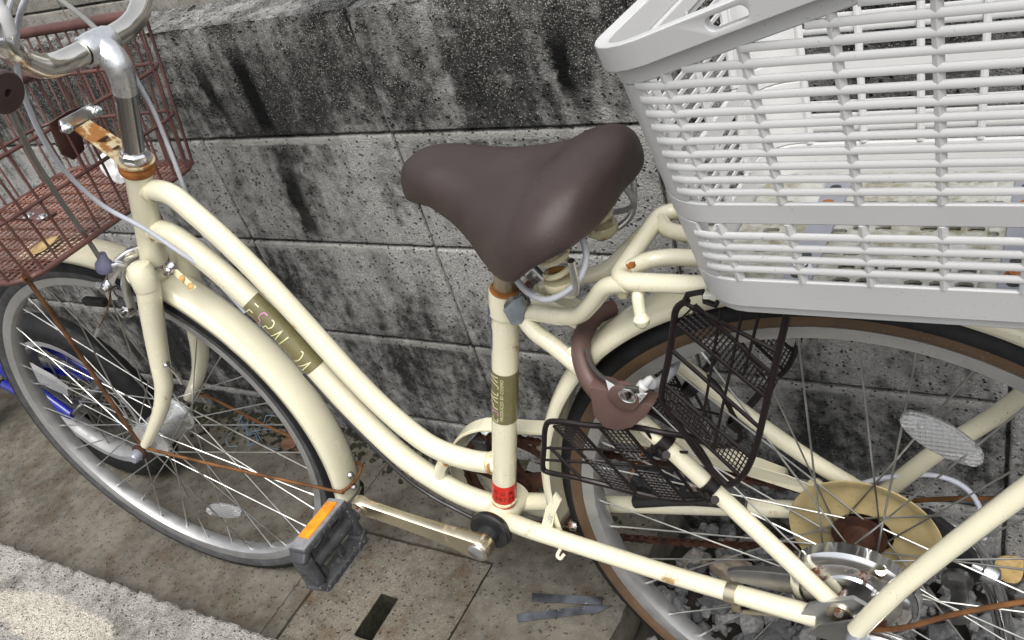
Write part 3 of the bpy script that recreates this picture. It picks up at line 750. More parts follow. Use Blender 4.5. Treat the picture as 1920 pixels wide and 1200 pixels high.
# brake lever housing at the top left corner
lev = part('brake_lever', lt((-0.6525, -0.1700, 0.6908), (.1, .05, 1), [(-.012, .0), (-.012, .009), (.0, .010), (.010, .0095), (.012, .008), (.030, .0075), (.034, 0)], 18), 'white')
sub('blade', tb([(-0.6476, -0.1700, 0.6960), (-0.6450, -0.1900, 0.6879), (-0.6438, -0.2100, 0.6669), (-0.6062, -0.2400, 0.6437)], .005, 8, 4, up=(0, 0, 1), prof=BARS), 'alu', lev)
# cables
part('brake_cable', tb([(-0.6282, -0.1500, 0.7049), (-0.6597, -0.1450, 0.6898), (-0.6866, -0.1400, 0.6731), (-0.7127, -0.1350, 0.6526), (-0.7396, -0.1300, 0.6253), (-0.7747, -0.1150, 0.5890), (-0.8045, -0.1000, 0.5441), (-0.8360, -0.0750, 0.4908), (-0.8427, -0.0500, 0.4365), (-0.8164, -0.0320, 0.3956), (-0.7877, -0.0200, 0.3528), (-0.7755, -0.0080, 0.3218), (-0.7736, 0.0040, 0.2845), (-0.7626, 0.0100, 0.2438)], .0030, 10, 6), 'cable_white')
part('brake_cable', tb([(-0.6757, -0.1900, 0.6229), (-0.7157, -0.1700, 0.5912), (-0.7805, -0.1350, 0.5437), (-0.8300, -0.1050, 0.4943), (-0.8765, -0.0750, 0.4407), (-0.9037, -0.0550, 0.3902), (-0.9173, -0.0450, 0.3480)], .0034, 10, 6), 'cable_grey')
part('brake_cable', tb([(-0.9551, 0.1000, 0.6571), (-0.9217, 0.0900, 0.6421), (-0.8759, 0.0700, 0.6285), (-0.8357, 0.0500, 0.6175)], .0034, 10, 6), 'cable_grey')
part('shift_cable', tb([(-0.8402, 0.0500, 0.6036), (-0.8009, 0.0400, 0.5793), (-0.7889, 0.0350, 0.5526), (-0.7799, 0.0300, 0.5184), (-0.7809, 0.0280, 0.4775), (-0.7804, 0.0240, 0.4404), (-0.7816, 0.0200, 0.4029), (-0.7841, 0.0200, 0.3721), (-0.7826, 0.0200, 0.3404), (-0.7722, 0.0180, 0.3095)], .0028, 10, 6), 'cable_light')
part('shift_cable', tb([(-0.6787, -0.1300, 0.7038), (-0.6859, -0.1400, 0.6907), (-0.6909, -0.1500, 0.6772), (-0.6848, -0.1600, 0.6703)], .0028, 8, 6), 'cable_light')
bm = bmesh.new(); tube(bm, [(-0.6799, -0.0100, 0.1658), (-0.6403, -0.0140, 0.1046), (-0.5833, -0.0160, 0.0207), (-0.5465, -0.0140, -0.0197), (-0.5024, -0.0140, -0.0423), (-0.4595, -0.0160, -0.0566)], .0028, 8, 5)
part('brake_cable', bm, 'black')

# ---- fork
crown = V((-0.9031, 0.0000, 0.3100))
bm = bmesh.new()
tube(bm, [HB-hu*.004, HB-hu*.020, HB-hu*.030], [.0175, .0185, .014], 20)
tube(bm, [V((-0.8729, -0.0360, 0.3261))-V((0, .006, 0)), (-0.8805, -0.0200, 0.3221), HB-hu*.020, V((-0.8805, -0.0200, 0.3221))*1+V((0, .04, -.002)), V((-0.8729, -0.0360, 0.3261))+V((0, .078, 0))], [.012, .0165, .0175, .0165, .012], 18, 4)
fork = part('fork', bm, 'cream')
nb_ = [(-0.8626, -0.0360, 0.3332), (-0.8631, -0.0380, 0.3079), (-0.8816, -0.0400, 0.2651), (-0.9012, -0.0420, 0.2200), (-0.9192, -0.0450, 0.1736), (-0.9342, -0.0470, 0.1393), (-0.9632, -0.0510, 0.0982), (-1.0078, -0.0550, 0.0524), (-1.0453, -0.0570, 0.0181)]
sub('fork_blade', tb(nb_, [.0150, .0160, .0158, .0150, .0140, .0130, .0115, .0098, .0088], 20, 5), 'cream', fork)
fb_ = [(nb_[0][0]-.004, .038, nb_[0][2]-.004), (nb_[2][0]-.008, .041, nb_[2][2]-.008), (-0.9290, 0.0440, 0.1835), (-0.9610, 0.0470, 0.1233), (-0.9989, 0.0500, 0.0746), (-1.0606, 0.0550, 0.0180)]
sub('fork_blade', tb(fb_, [.015, .0158, .0148, .0132, .0112, .0088], 20, 5), 'cream', fork)
sub('lug', lt((-0.8619, -0.0360, 0.3357), V(nb_[0])-V(nb_[1]), [(-.030, .0158), (-.028, .0172), (-.002, .0180), (.006, .0150), (.010, .008), (.011, 0)], 20), 'cream', fork)
sub('lamp_peg', merge((tube, ([(-0.8841, -0.0550, 0.1919), (-0.8835, -0.0500, 0.1722), (-0.8907, -0.0450, 0.1502)], .003, 8), {}), (lathe, ((-0.8826, -0.0570, 0.1927), (0, -1, 0), [(-.004, .004), (.002, .0045), (.004, .003), (.004, 0)], 10), {})), 'chrome', fork)

# ---- wheels
def wheel(name, mat_local, flange, rf, side_mat, tread_mat, hubfn, nsp=36, teeth=150):
    bm = lt((0, 0, 0), (0, 1, 0), [(-.0148, .3020), (-.0146, .2945), (-.0125, .2885), (-.007, .2862), (0, .2855), (.007, .2862), (.0125, .2885), (.0146, .2945), (.0148, .3020), (.0128, .3022), (.0118, .2960), (-.0118, .2960), (-.0128, .3022)], 144, closed=True, uref=(1, 0, 0))
    rim = obj(name, bm, 'rim', bike); rim.matrix_local = Matrix.Translation(BO) @ mat_local
    # tyre
    bm = bmesh.new(); pr = [(-.0126, .3000), (-.0150, .3045), (-.0172, .3100), (-.0178, .3150), (-.0172, .3195), (-.0158, .3235), (-.0135, .3272), (-.009, .3303), (-.0045, .3317), (0, .3322)]
    pr = pr + [(-h, r) for h, r in pr[-2::-1]]
    rings = lathe(bm, (0, 0, 0), (0, 1, 0), pr, teeth*2, uref=(1, 0, 0))
    for k, rg in enumerate(rings):
        for i in (5, 6, 12, 13):
            if k % 2 == 0: d = V((rg[i].co.x, 0, rg[i].co.z)).normalized(); rg[i].co -= d*.0012; rg[i].co.y *= .94
    bm.faces.ensure_lookup_table(); m = len(pr)-1
    for fi, f in enumerate(bm.faces): f.material_index = 0 if 3 <= fi % m < m-3 else 1
    sub('tyre', bm, [tread_mat, side_mat], rim)
    # spokes
    protos = {}
    for s_ in (-1, 1):
        for d_ in (-1, 1):
            off = radians(57)*d_; a = V((rf*cos(off), s_*flange+s_*.0012*d_, rf*sin(off))); b = V((.288, s_*.003, 0)); u = (b-a).normalized()
            bm = bmesh.new(); tube(bm, [a, b-u*.008], .00108, 6, 1); tube(bm, [b-u*.013, b+u*.001], .0021, 7, 1)
            protos[s_, d_] = bm
    made = {}
    for i in range(nsp):
        s_ = -1 if i % 2 == 0 else 1; d_ = -1 if (i//2) % 2 == 0 else 1; rot = Matrix.Rotation(-2*pi*i/nsp+.06, 4, 'Y')
        if (s_, d_) not in made: made[s_, d_] = sub('spoke', protos[s_, d_], 'spoke', rim); made[s_, d_].matrix_local = rot
        else: dup(made[s_, d_], rim, rot)
    hubfn(rim); return rim
def hub_front(rim):
    h = sub('hub', lt((0, 0, 0), (0, 1, 0), [(-.058, .004), (-.050, .0045), (-.048, .012), (-.036, .014), (-.034, .0335), (-.030, .0345), (-.028, .0300), (-.024, .0285), (.024, .0285), (.028, .0300), (.030, .0345), (.034, .0335), (.036, .014), (.048, .012), (.05, .0045), (.058, .004)], 36), 'alu_matt', rim)
    sub('axle_cap', lt((0, -.055, 0), (0, -1, 0), [(0, .0085), (.004, .0095), (.020, .0092), (.023, .0075), (.023, 0)], 18), 'grey_plate', rim)
    sub('axle_nut', lt((0, .055, 0), (0, 1, 0), [(0, .0085), (.008, .0085), (.010, .006), (.014, .004), (.014, 0)], 6), 'chrome_rust', rim, smooth=False)
    sub('stay_ring', lt((0, -.0575, 0), (0, -1, 0), [(0, .0095), (0, .0135), (.004, .0140), (.006, .0120), (.006, .0090)], 14), 'rust_dark', rim)
def hub_rear(rim):
    sub('hub', lt((0, 0, 0), (0, 1, 0), [(-.030, .0285), (-.027, .0285), (-.026, .018), (-.020, .0155), (.018, .0155), (.024, .018), (.025, .0285), (.028, .0285)], 32), 'rust_dark', rim)
    d = sub('spoke_protector', lt((.004, .0, 0), (0, 1, 0), [(.031, .030), (.032, .048), (.034, .060), (.031, .069), (.0285, .074), (.0280, .0775), (.0295, .0780), (.0325, .072), (.0355, .060), (.0340, .030)], 64), 'cream_old', rim)
    for k, (r, y) in enumerate(((.048, .038), (.042, .0415), (.036, .045), (.030, .0485))):
        sub('sprocket', gear(r, 24-k*3, y, .002, .018), 'rust_dark', rim)
    sub('axle', lt((0, 0, 0), (0, 1, 0), [(-.078, 0), (-.078, .005), (.09, .005), (.09, 0)], 12), 'chrome_rust', rim)
def gear(r, n_, y, th, ri):
    bm = bmesh.new(); O_, I_ = [], []
    for k in range(n_*4):
        a = 2*pi*k/(n_*4); rr = r+(.0022 if k % 4 in (0, 1) else -.0022)
        O_.append((cos(a)*rr, sin(a)*rr)); I_.append((cos(a)*ri, sin(a)*ri))
    q = len(O_); vs = [[bm.verts.new((p[0], yy, p[1])) for p in L] for yy in (y, y+th) for L in (O_, I_)]
    for k in range(q):
        j = (k+1) % q
        bm.faces.new((vs[0][k], vs[0][j], vs[1][j], vs[1][k])); bm.faces.new((vs[2][j], vs[2][k], vs[3][k], vs[3][j]))
        bm.faces.new((vs[0][j], vs[0][k], vs[2][k], vs[2][j])); bm.faces.new((vs[1][k], vs[1][j], vs[3][j], vs[3][k]))
    return bm
sa = V((sin(radians(20)), 0, cos(radians(20))))
FW = Matrix.Translation((-WB, 0, 0)) @ Matrix.Rotation(.06498, 4, sa)
fwheel = wheel('front_wheel', FW, .032, .030, 'rubber_grey', 'rubber', hub_front)
rwheel = wheel('rear_wheel', Matrix.Identity(4), .028, .025, 'tan', 'rubber', hub_rear)
def reflector(rim, c, ux, uz, L_, W_):
    """oval clear reflector, c in the wheel's own space"""
    c, ux, uz = V(c), V(ux).normalized(), V(uz); nn_ = ux.cross(uz).normalized(); uz = nn_.cross(ux)
    ol = []
    for k in range(36):
        t = 2*pi*k/36; sx = abs(cos(t))**.75*(1 if cos(t) > 0 else -1); sz = abs(sin(t))**.9*(1 if sin(t) > 0 else -1)
        ol.append(c+ux*L_*sx+uz*W_*sz*(1-.18*abs(sx)))
    bm = bmesh.new(); prism(bm, [p-nn_*.004 for p in ol], nn_*.008, .002)
    r_ = sub('reflector', bm, 'clear', rim)
    for s_ in (-1, 1):
        sub('mount', lt(c+ux*L_*.78*s_-nn_*.0065, nn_, [(0, 0), (0, .0065), (.0125, .0065), (.0125, 0)], 14), 'clear', rim)
    bm = bmesh.new(); q = .0042
    for i in range(-7, 8):
        for j in range(-4, 5):
            p = ux*(i*q)+uz*(j*q)
            if (i*q/(L_*.66))**2+(j*q/(W_*.80))**2 < 1:
                o_ = c+p; hh = q*.44
                vs = [bm.verts.new(o_+ux*a*hh+uz*b*hh-nn_*.0046) for a, b in ((-1, -1), (1, -1), (1, 1), (-1, 1))]; tp = bm.verts.new(o_-nn_*.0064)
                for a, b in zip(vs, vs[1:]+vs[:1]): bm.faces.new((a, b, tp))
    bmesh.ops.recalc_face_normals(bm, faces=bm.faces[:])
    x_ = sub('prism_face', bm, 'dimple', rim, smooth=False); x_['kind'] = 'stuff'
    return r_
pa, pb_ = V((0.0527, -0.0080, 0.2064)), V((0.1180, -0.0080, 0.1624))
reflector(rwheel, (pa+pb_)/2, pb_-pa, (0, 0, 1), (pb_-pa).length/2, .0165)
FI = FW.inverted(); pa, pb_ = FI @ V((-1.0809, -0.0040, -0.1883)), FI @ V((-0.9999, -0.0040, -0.1790)); pa.y = pb_.y = -.008
reflector(fwheel, (pa+pb_)/2, pb_-pa, (0, 0, 1), (pb_-pa).length/2*1.05, .0155)

# ---- fenders
FEN = [(-.0258, .3375), (-.0256, .3440), (-.0230, .3490), (-.0165, .3525), (-.008, .3545), (0, .3550), (.008, .3545), (.0165, .3525), (.0230, .3490), (.0256, .3440), (.0258, .3375)]
def fender(name, mw, t0, t1, add, seg):
    bm = lt((0, 0, 0), (0, 1, 0), [(h, r+add) for h, r in FEN], seg, a0=-radians(t1), a1=-radians(t0), uref=(1, 0, 0))
    o_ = obj(name, bm, 'cream', bike, smooth='all'); o_.matrix_local = Matrix.Translation(BO) @ mw
    md = o_.modifiers.new('thickness', 'SOLIDIFY'); md.thickness = .0012; md.offset = 0
    return o_
ff = fender('front_fender', FW, -17, 99, .002, 70)
trim = lt((0, 0, 0), (0, 1, 0), [(h*1.06, r+.0045 if abs(h) < .025 else r+.003) for h, r in FEN], 5, a0=radians(17), a1=radians(18.6), uref=(1, 0, 0))
t_ = sub('rubber_edge', trim, 'rubber', ff); t_.modifiers.new('t', 'SOLIDIFY').thickness = .003
rf_ = fender('rear_fender', Matrix.Identity(4), 12, 187, .000, 96)
# fender stays
def inw(p): return FI @ V(p)
F0 = inw((-1.0476, -0.0600, 0.0136)); F1 = inw((-0.7140, -0.0300, 0.0012))
th = radians(-10.5); er = .362
wrap = [V((cos(th)*r, y, sin(th)*r)) for y, r in ((-.0295, .345), (-.0285, .353), (-.020, .3605), (-.008, .3632), (.004, .364))]
stay = sub('fender_stay', tb([F0, F0+V((.03, -.002, -.004)), F0.lerp(wrap[0], .5)+V((0, -.003, 0)), wrap[0]]+wrap[1:], .0026, 8, 5), 'rust_wire', ff)
wrap2 = [V((p.x, -p.y, p.z)) for p in wrap]
sub('fender_stay', tb([V((F0.x, .058, F0.z)), V((F0.x+.03, .060, F0.z+.004)), V((F0.x, .06, F0.z)).lerp(wrap2[0], .5), wrap2[0]]+wrap2[1:], .0026, 8, 5), 'rust_wire', ff)
for dth in (.035, -.035):
    c_ = V((cos(th+dth)*.3605, -.004, sin(th+dth)*.3605)); d_ = V((cos(th), 0, sin(th)))
    sub('rivet', lt(c_, d_, [(-.001, .0055), (.002, .0052), (.0045, .003), (.0052, 0)], 12), 'chrome', ff)
# rusty-ended bracket strap with two rivets on top of the front fender
p_ = [inw(q) for q in ((-0.8360, -0.0120, 0.3191), (-0.8274, -0.0080, 0.3211), (-0.7993, -0.0120, 0.2961), (-0.8075, -0.0180, 0.2929))]
bm = bmesh.new(); cen = sum(p_, V())/4; nn_ = (p_[1]-p_[0]).cross(p_[3]-p_[0]).normalized()
if nn_.y > 0: nn_ = -nn_
bm2 = bmesh.new(); prism(bm2, [q+nn_*.002 for q in p_], nn_*.0016, .0006)
bs_ = sub('strap', bm2, 'cream_rust', ff); bm.free()
for t in (.45, .85):
    sub('rivet', lt((p_[0]+p_[1])/2*(1-t)+(p_[2]+p_[3])/2*t+nn_*.0035, nn_, [(0, .0046), (.0012, .0044), (.0022, .002), (.0024, 0)], 12), 'rust_paint', ff)
sub('bolt', merge((lathe, (inw((-0.8326, -0.0160, 0.3243)), V((.3, -1, 0)), [(-.004, .010), (-.002, .010), (-.002, .0055), (.006, .0055), (.008, .003), (.012, .003), (.012, 0)], 12), {})), 'chrome', ff)
R0 = V((0.0308, -0.0880, -0.0006))
sub('fender_stay', tb([R0, (0.0645, -0.0880, 0.0165), (0.1042, -0.0800, 0.0390), (0.1577, -0.0700, 0.0626), (.30, -.045, .12), (.335, -.030, .135)], .0027, 8, 5), 'rust_wire', rf_)
sub('fender_stay', tb([(0.02, .085, -.008), (0.0383, 0.0850, 0.0029), (0.0857, 0.0820, 0.0208), (0.1394, 0.0800, 0.0352), (.33, .03, .13)], .0027, 8, 5), 'rust_wire', rf_)
sub('bolt', lt((-0.3228, -0.0200, -0.0175), (-1, -.3, .2), [(-.004, .007), (.004, .0065), (.006, .003), (.006, 0)], 10), 'chrome_rust', rf_)

# ---- front caliper brake
bm = bmesh.new(); up_ = (0, 1, 0)
tube(bm, [(-0.8888, -0.0060, 0.3447), (-0.8958, -0.0200, 0.3465), (-0.9062, -0.0320, 0.3403), (-0.9199, -0.0400, 0.3271), (-0.9412, -0.0420, 0.3059), (-0.9510, -0.0380, 0.2851)], .0065, 8, 5, prof=BARS)
br = part('front_brake', bm, 'chrome')
sub('arm', tb([(-0.8999, -0.0020, 0.3352), (-0.9060, -0.0150, 0.3355), (-0.9070, -0.0280, 0.3243), (-0.9128, -0.0360, 0.3036), (-0.9209, -0.0360, 0.2814), (-0.9327, -0.0340, 0.2569)], .0060, 8, 5, prof=BARS), 'alu', br)
sub('arm', tb([(-0.8978, 0.0040, 0.3383), (-0.9093, 0.0000, 0.3437), (-0.9138, -0.0160, 0.3400), (-0.9120, -0.0300, 0.3295)], .0050, 8, 5, prof=BARS), 'chrome', br)
sub('cable_stop', merge((lathe, ((-0.9169, -0.0450, 0.3455), V((.25, .1, .8)), [(-.010, .003), (-.009, .010), (-.004, .0118), (.003, .0112), (.008, .0075), (.018, .005), (.018, 0)], 18), {})), simple('blue_grey_boot', (.16, .16, .25), .5), br)
sub('bridge', tb([(-0.9187, -0.0450, 0.3388), (-0.9046, -0.0400, 0.3404), (-0.8999, -0.0300, 0.3326)], .005, 8, 4, prof=BARS), 'alu', br)
sub('inner_wire', tb([(-0.9328, -0.0460, 0.3048), (-0.9564, -0.0470, 0.2776), (-0.9849, -0.0480, 0.2535), (-1.0084, -0.0480, 0.2367)], .0011, 6, 4), 'rust_wire', br)
sub('wire_end', tb([(-1.0056, -0.0480, 0.2388), (-1.0258, -0.0480, 0.2219)], .0026, 8, 1), 'alu', br)
sub('bolt', lt((-0.9377, -0.0460, 0.3088), (0, -1, .1), [(-.010, .0075), (.002, .0075), (.003, .005), (.008, .005), (.008, 0)], 10), 'chrome', br)
sub('bolt', lt((-0.9461, -0.0440, 0.3113), (-1, -.1, .1), [(0, .0055), (.010, .0055), (.010, 0)], 6), 'chrome', br, smooth=False)
sub('brake_pad', gb(V((-1.0246, -0.0200, 0.2625))-V((.028, .006, .006)), V((-1.0246, -0.0200, 0.2625))+V((.02, .006, .006)), r=.003), 'rubber', br)
sub('bolt', lt((-0.9316, -0.0420, 0.2679), (0, -1, .1), [(-.008, .0085), (.001, .0085), (.002, .0055), (.008, .0055), (.009, 0)], 12), 'chrome', br)
sub('bolt', lt((-1.0401, 0.0100, 0.3226), (-1, -.2, .3), [(-.008, .006), (.008, .006), (.010, .004), (.010, 0)], 10), 'chrome', br)

# ---- front wire basket
fbk = part('front_basket', bmesh.new(), None)
zf, zt = .394, .598
fl = {'x0': -1.182, 'x1': -.897, 'y0': -.162, 'y1': .158}; tp = {'x0': -1.225, 'x1': -.893, 'y0': -.198, 'y1': .192}
Rst = Matrix.Rotation(.045, 3, 'Z')
def fbp(u, v_, t):
    """u,v 0..1 in the footprint, t 0..1 height"""
    L = lambda a, b: a+(b-a)*t
    x0, x1, y0, y1 = (L(fl[k], tp[k]) for k in ('x0', 'x1', 'y0', 'y1'))
    p = V((x0+(x1-x0)*u, y0+(y1-y0)*v_, 0)); c_ = V((-.9, 0, 0)); p = c_+Rst @ (p-c_)
    p.z = zf+(zt-zf)*t-(.10*(p.x+.9)*t*0); return p
def ringpts(t, cr=.12, n_=5):
    out = []
    for cu, cv, a in ((1-cr, 1-cr, 0), (cr, 1-cr, 90), (cr, cr, 180), (1-cr, cr, 270)):
        for k in range(n_+1):
            an = radians(a+90*k/n_); out.append(fbp(cu+cr*cos(an), cv+cr*sin(an), t))
    return out
def ringtube(t, r, cr=.12): return tb(ringpts(t, cr), r, 10, 1, closed=True)
bm = ringtube(1, .0078); me = fbk.data; bm.to_mesh(me); bm.free(); me.materials.append(M['basket_brown']); me.polygons.foreach_set('use_smooth', [True]*len(me.polygons))
for t in (.0, .36, .68): sub('ring_wire', ringtube(t, .0027 if t else .0040), 'basket_brown', fbk)
for i in range(13):
    u = .10+.80*i/12
    for side in (0, 1):
        if side == 0 or i % 1 == 0:
            sub('wire', tb([fbp(u, side, 0), fbp(u, side, .5), fbp(u, side, 1)], .0018, 7, 1), 'basket_brown', fbk)
for i in range(12):
    v_ = .09+.82*i/11
    for side in (0, 1): sub('wire', tb([fbp(side, v_, 0), fbp(side, v_, .5), fbp(side, v_, 1)], .0018, 7, 1), 'basket_brown', fbk)
for cu, cv in ((.985, .965), (.965, .985), (.985, .035), (.035, .985)): sub('wire', tb([fbp(cu, cv, 0), fbp(cu, cv, 1)], .0018, 7, 1), 'basket_brown', fbk)
# expanded metal floor
bm = bmesh.new()
N1, N2 = 46, 22
for i in range(N1+1):
    v_ = .015+.97*i/N1; tube(bm, [fbp(.02, v_, 0), fbp(.98, v_, 0)], .00075, 4, 1, cap=False)
for j in range(N2+1):
    u = .02+.96*j/N2; pts = []
    for k in range(25):
        v_ = .015+.97*k/24; pts.append(fbp(u+.010*(1 if k % 2 else -1), v_, 0)+V((0, 0, .0016*(1 if k % 2 else -1))))
    tube(bm, pts, .0015, 4, 1, cap=False)
fm = sub('floor_mesh', bm, 'mesh_brown', fbk); fm['kind'] = 'stuff'
# plate with two bolts in the floor, and the bracket plate on its rear face
c_ = V((-1.0687, -0.0117, 0.3970)); bm = bmesh.new(); prism(bm, [(-1.1174, -0.0188, 0.3970), (-1.1102, 0.0088, 0.3970), (-1.0728, 0.0093, 0.3970), (-1.0347, 0.0008, 0.3970), (-1.0374, -0.0314, 0.3970), (-1.0619, -0.0204, 0.3970)], (0, 0, .002), .0005)
pl_ = sub('floor_plate', bm, 'basket_brown', fbk)
for q in ((-1.0777, -0.0142, 0.4000), (-1.0426, -0.0164, 0.4000)): sub('bolt', lt(q, (0, 0, 1), [(-.001, .0085), (.0008, .0085), (.001, .0055), (.0035, .0050), (.0045, .002), (.0045, 0)], 14), 'chrome', fbk)
bm = bmesh.new(); prism(bm, [(-0.8859, -0.0350, 0.5403), (-0.8804, -0.0100, 0.5437), (-0.8838, 0.0120, 0.5410), (-0.9062, 0.0120, 0.5099), (-0.9065, 0.0050, 0.4875), (-0.9121, -0.0120, 0.4814), (-0.9001, -0.0300, 0.4974)], (-.004, 0, 0), .001)
sub('mount_plate', bm, 'basket_brown', fbk)
# basket bracket from the headset
c_ = HT+hu*.0125
bm = bmesh.new(); q0, q1 = V((-0.8774, -0.0150, 0.5201)), V((-0.8754, 0.0100, 0.5217))
prism(bm, [q0, q1, c_+V((-.006, .017, .001)), c_+V((-.006, -.017, .001))], (0, 0, .003), .0008)
lathe(bm, c_, hu, [(0, .013), (0, .0225), (.003, .0225), (.003, .013)], 26)
bk_ = part('basket_bracket', bm, 'bracket')
pts = [(-0.8704, -0.0300, 0.5414), (-0.8706, 0.0200, 0.5409), (-0.8705, 0.0260, 0.5340), (-0.8738, 0.0260, 0.5242), (-0.8813, -0.0220, 0.5200), (-0.8799, -0.0300, 0.5273)]
bm = bmesh.new(); prism(bm, pts, (-.004, 0, 0), .001); sub('bracket_plate', bm, 'alu', bk_)
for q in ((-0.8713, -0.0270, 0.5297), (-0.8733, 0.0220, 0.5296)):
    sub('bolt', lt(q, (1, -.25, .15), [(-.004, .0068), (.004, .0068), (.0045, .0052), (.009, .0052), (.0095, .003), (.015, .003), (.0155, 0)], 12), 'chrome', bk_)
for t in (.42, .68):
    cc = ((q0+q1)/2).lerp(c_+V((-.006, 0, .0)), t)+V((0, 0, .0034)); sub('hole', lt(cc, (0, 0, 1), [(0, 0), (0.0002, .0075 if t < .5 else .0055), (.0006, .0075 if t < .5 else .0055), (.0007, 0)], 16), 'rust_dark', bk_)
# basket legs to the front axle
sub('basket_leg', merge((tube, ([(-1.0486, -0.0610, 0.0144), (-1.0483, -0.0660, 0.0520), (-0.9892, -0.1000, 0.2173), (-0.9022, -0.1500, 0.3851), fbp(.97, .02, .02)], .0042, 8, 4), {'prof': BARS, 'up': (1, 0, 0)})), 'rust_wire', bk_)
sub('basket_leg', merge((tube, ([(-1.0808, 0.0620, 0.0013), (-1.03, .075, .06), (-1.0, .11, .22), fbp(.55, .99, .01)], .0042, 8, 4), {'prof': BARS, 'up': (1, 0, 0)})), 'rust_wire', bk_)

# ---- seat post and saddle
sp = part('seat_post', tb([ST-su*.01, ST+su*.105], .0128, 22, 1), 'chrome_gold')
sub('rust_ring', lt(ST, su, [(-.001, .0160), (.0015, .0172), (.003, .0160), (.003, .0125)], 24), 'rust', sp)
XS = [(-.408,.004,.455,.018),(-.406,.016,.460,.026),(-.399,.027,.4665,.034),(-.385,.035,.4725,.040),(-.362,.0415,.4735,.042),(-.338,.049,.469,.048),(-.315,.061,.4635,.054),(-.293,.078,.4595,.062),(-.270,.0945,.458,.069),(-.248,.1035,.4595,.069),(-.225,.105,.4685,.062),(-.204,.099,.4715,.056),(-.187,.082,.4675,.048),(-.177,.052,.4595,.038),(-.173,.012,.452,.026)]
bm = bmesh.new(); rows = []
xs_ = catmull([(a, b, c) for a, b, c, d in XS], 4); hs2 = rlist([d for *_, d in XS], 0, len(xs_), False)
for q, hh in zip(xs_, hs2):
    row = []
    for k in range(25):
        t = -1+2*k/24; s_ = abs(t)
        ph = s_*pi/2; yy = max(0, sin(ph))**.80; zz = -(1-max(0, cos(ph))**.72)
        row.append(bm.verts.new((q.x, q.y*yy*(1 if t > 0 else -1), q.z+zz*hh)))
    rows.append(row)
for a, b in zip(rows, rows[1:]):
    for k in range(24): bm.faces.new((a[k], b[k], b[k+1], a[k+1]))
bm.faces.new(rows[0]); bm.faces.new(rows[-1][::-1])
bmesh.ops.recalc_face_normals(bm, faces=bm.faces[:])
sad = part('saddle', bm, 'saddle', smooth='all')
md = sad.modifiers.new('t', 'SOLIDIFY'); md.thickness = .004; md.offset = -1
md = sad.modifiers.new('s', 'SUBSURF'); md.levels = 1; md.render_levels = 1
for s_ in (-1, 1):
    c_ = V((-.232, s_*.050, .362)); pts = []
    for k in range(46):
        a = 2*pi*k/14; pts.append(c_+V((cos(a)*.0125, sin(a)*.0125, .045*k/45)))
    sub('spring', tb(pts, .0030, 8, 1), 'cream_rust', sad)
    sub('spring_cup', lt(c_+V((0, 0, -.012)), (0, 0, 1), [(0, 0), (0, .010), (.006, .0155), (.012, .0165), (.014, .0155), (.014, 0)], 22), 'cream_rust', sad)
    sub('rail', tb([(-.37, s_*.012, .425), (-.33, s_*.022, .402), (-.29, s_*.030, .385), (-.25, s_*.044, .356), (-.225, s_*.058, .352), (-.206, s_*.070, .366), (-.2, s_*.075, .40)], .0036, 10, 5), 'alu', sad)
    sub('wire_hoop', tb([(-.290, s_*.048, .392), (-.262, s_*.070, .366), (-.232, s_*.080, .360), (-.205, s_*.070, .372), (-.196, s_*.055, .392), (-.204, s_*.045, .420), (-.215, s_*.040, .446)], .0032, 10, 5), 'cable_light', sad)
sub('saddle_clamp', merge((lathe, (ST+su*.098, (0, 1, 0), [(-.030, 0), (-.030, .014), (-.024, .017), (.024, .017), (.030, .014), (.030, 0)], 16), {}), (lathe, (ST+su*.098, (0, 1, 0), [(-.044, 0), (-.044, .0055), (.044, .0055), (.044, 0)], 8), {})), 'chrome_rust', sad)
# seat binder bolt
bn = part('seat_binder', merge((lathe, ((-0.3106, 0.0000, 0.3099), (0, 1, 0), [(-.030, 0), (-.030, .0085), (-.022, .0095), (-.020, .0055), (.020, .0055), (.022, .009), (.030, .009), (.030, 0)], 16), {})), 'steel')
bm = bmesh.new(); prism(bm, [(-0.3211, -0.0240, 0.3075), (-0.3085, -0.0240, 0.3183), (-0.2949, -0.0240, 0.3243), (-0.2932, -0.0240, 0.3128), (-0.3020, -0.0240, 0.2923), (-0.3156, -0.0240, 0.2892)], (0, -.008, 0), .003)
sub('dust_cover', bm, simple('grey_crumpled_tape', (.22, .25, .27), .5, .2, bump=.9, bs=90, var=.3), bn)
sub('eyelet', merge((lathe, ((-0.3145, 0.0120, 0.3017), (0, 1, 0), [(-.006, .0065), (-.006, .0125), (.006, .0125), (.006, .0065)], 20), {})), 'cream', bn)
sub('bolt', lt((-0.2967, -0.0100, 0.3096), (.2, -.2, -1), [(-.010, .0055), (.006, .0055), (.007, .003), (.010, .003), (.010, 0)], 10), 'alu', bn)
sub('strap', tb([(-0.3088, 0.0180, 0.2980), (-0.2907, 0.0200, 0.2849), (-0.2641, 0.0200, 0.2698)], .0105, 8, 2, prof=BARS, up=(0, .3, 1)), 'cream', bn)
sub('strap', tb([(-0.2934, -0.0120, 0.3112), (-0.2745, -0.0120, 0.3007), (-0.2463, -0.0140, 0.2885)], .0085, 8, 2, prof=BARS, up=(0, .3, 1)), 'cream', bn)

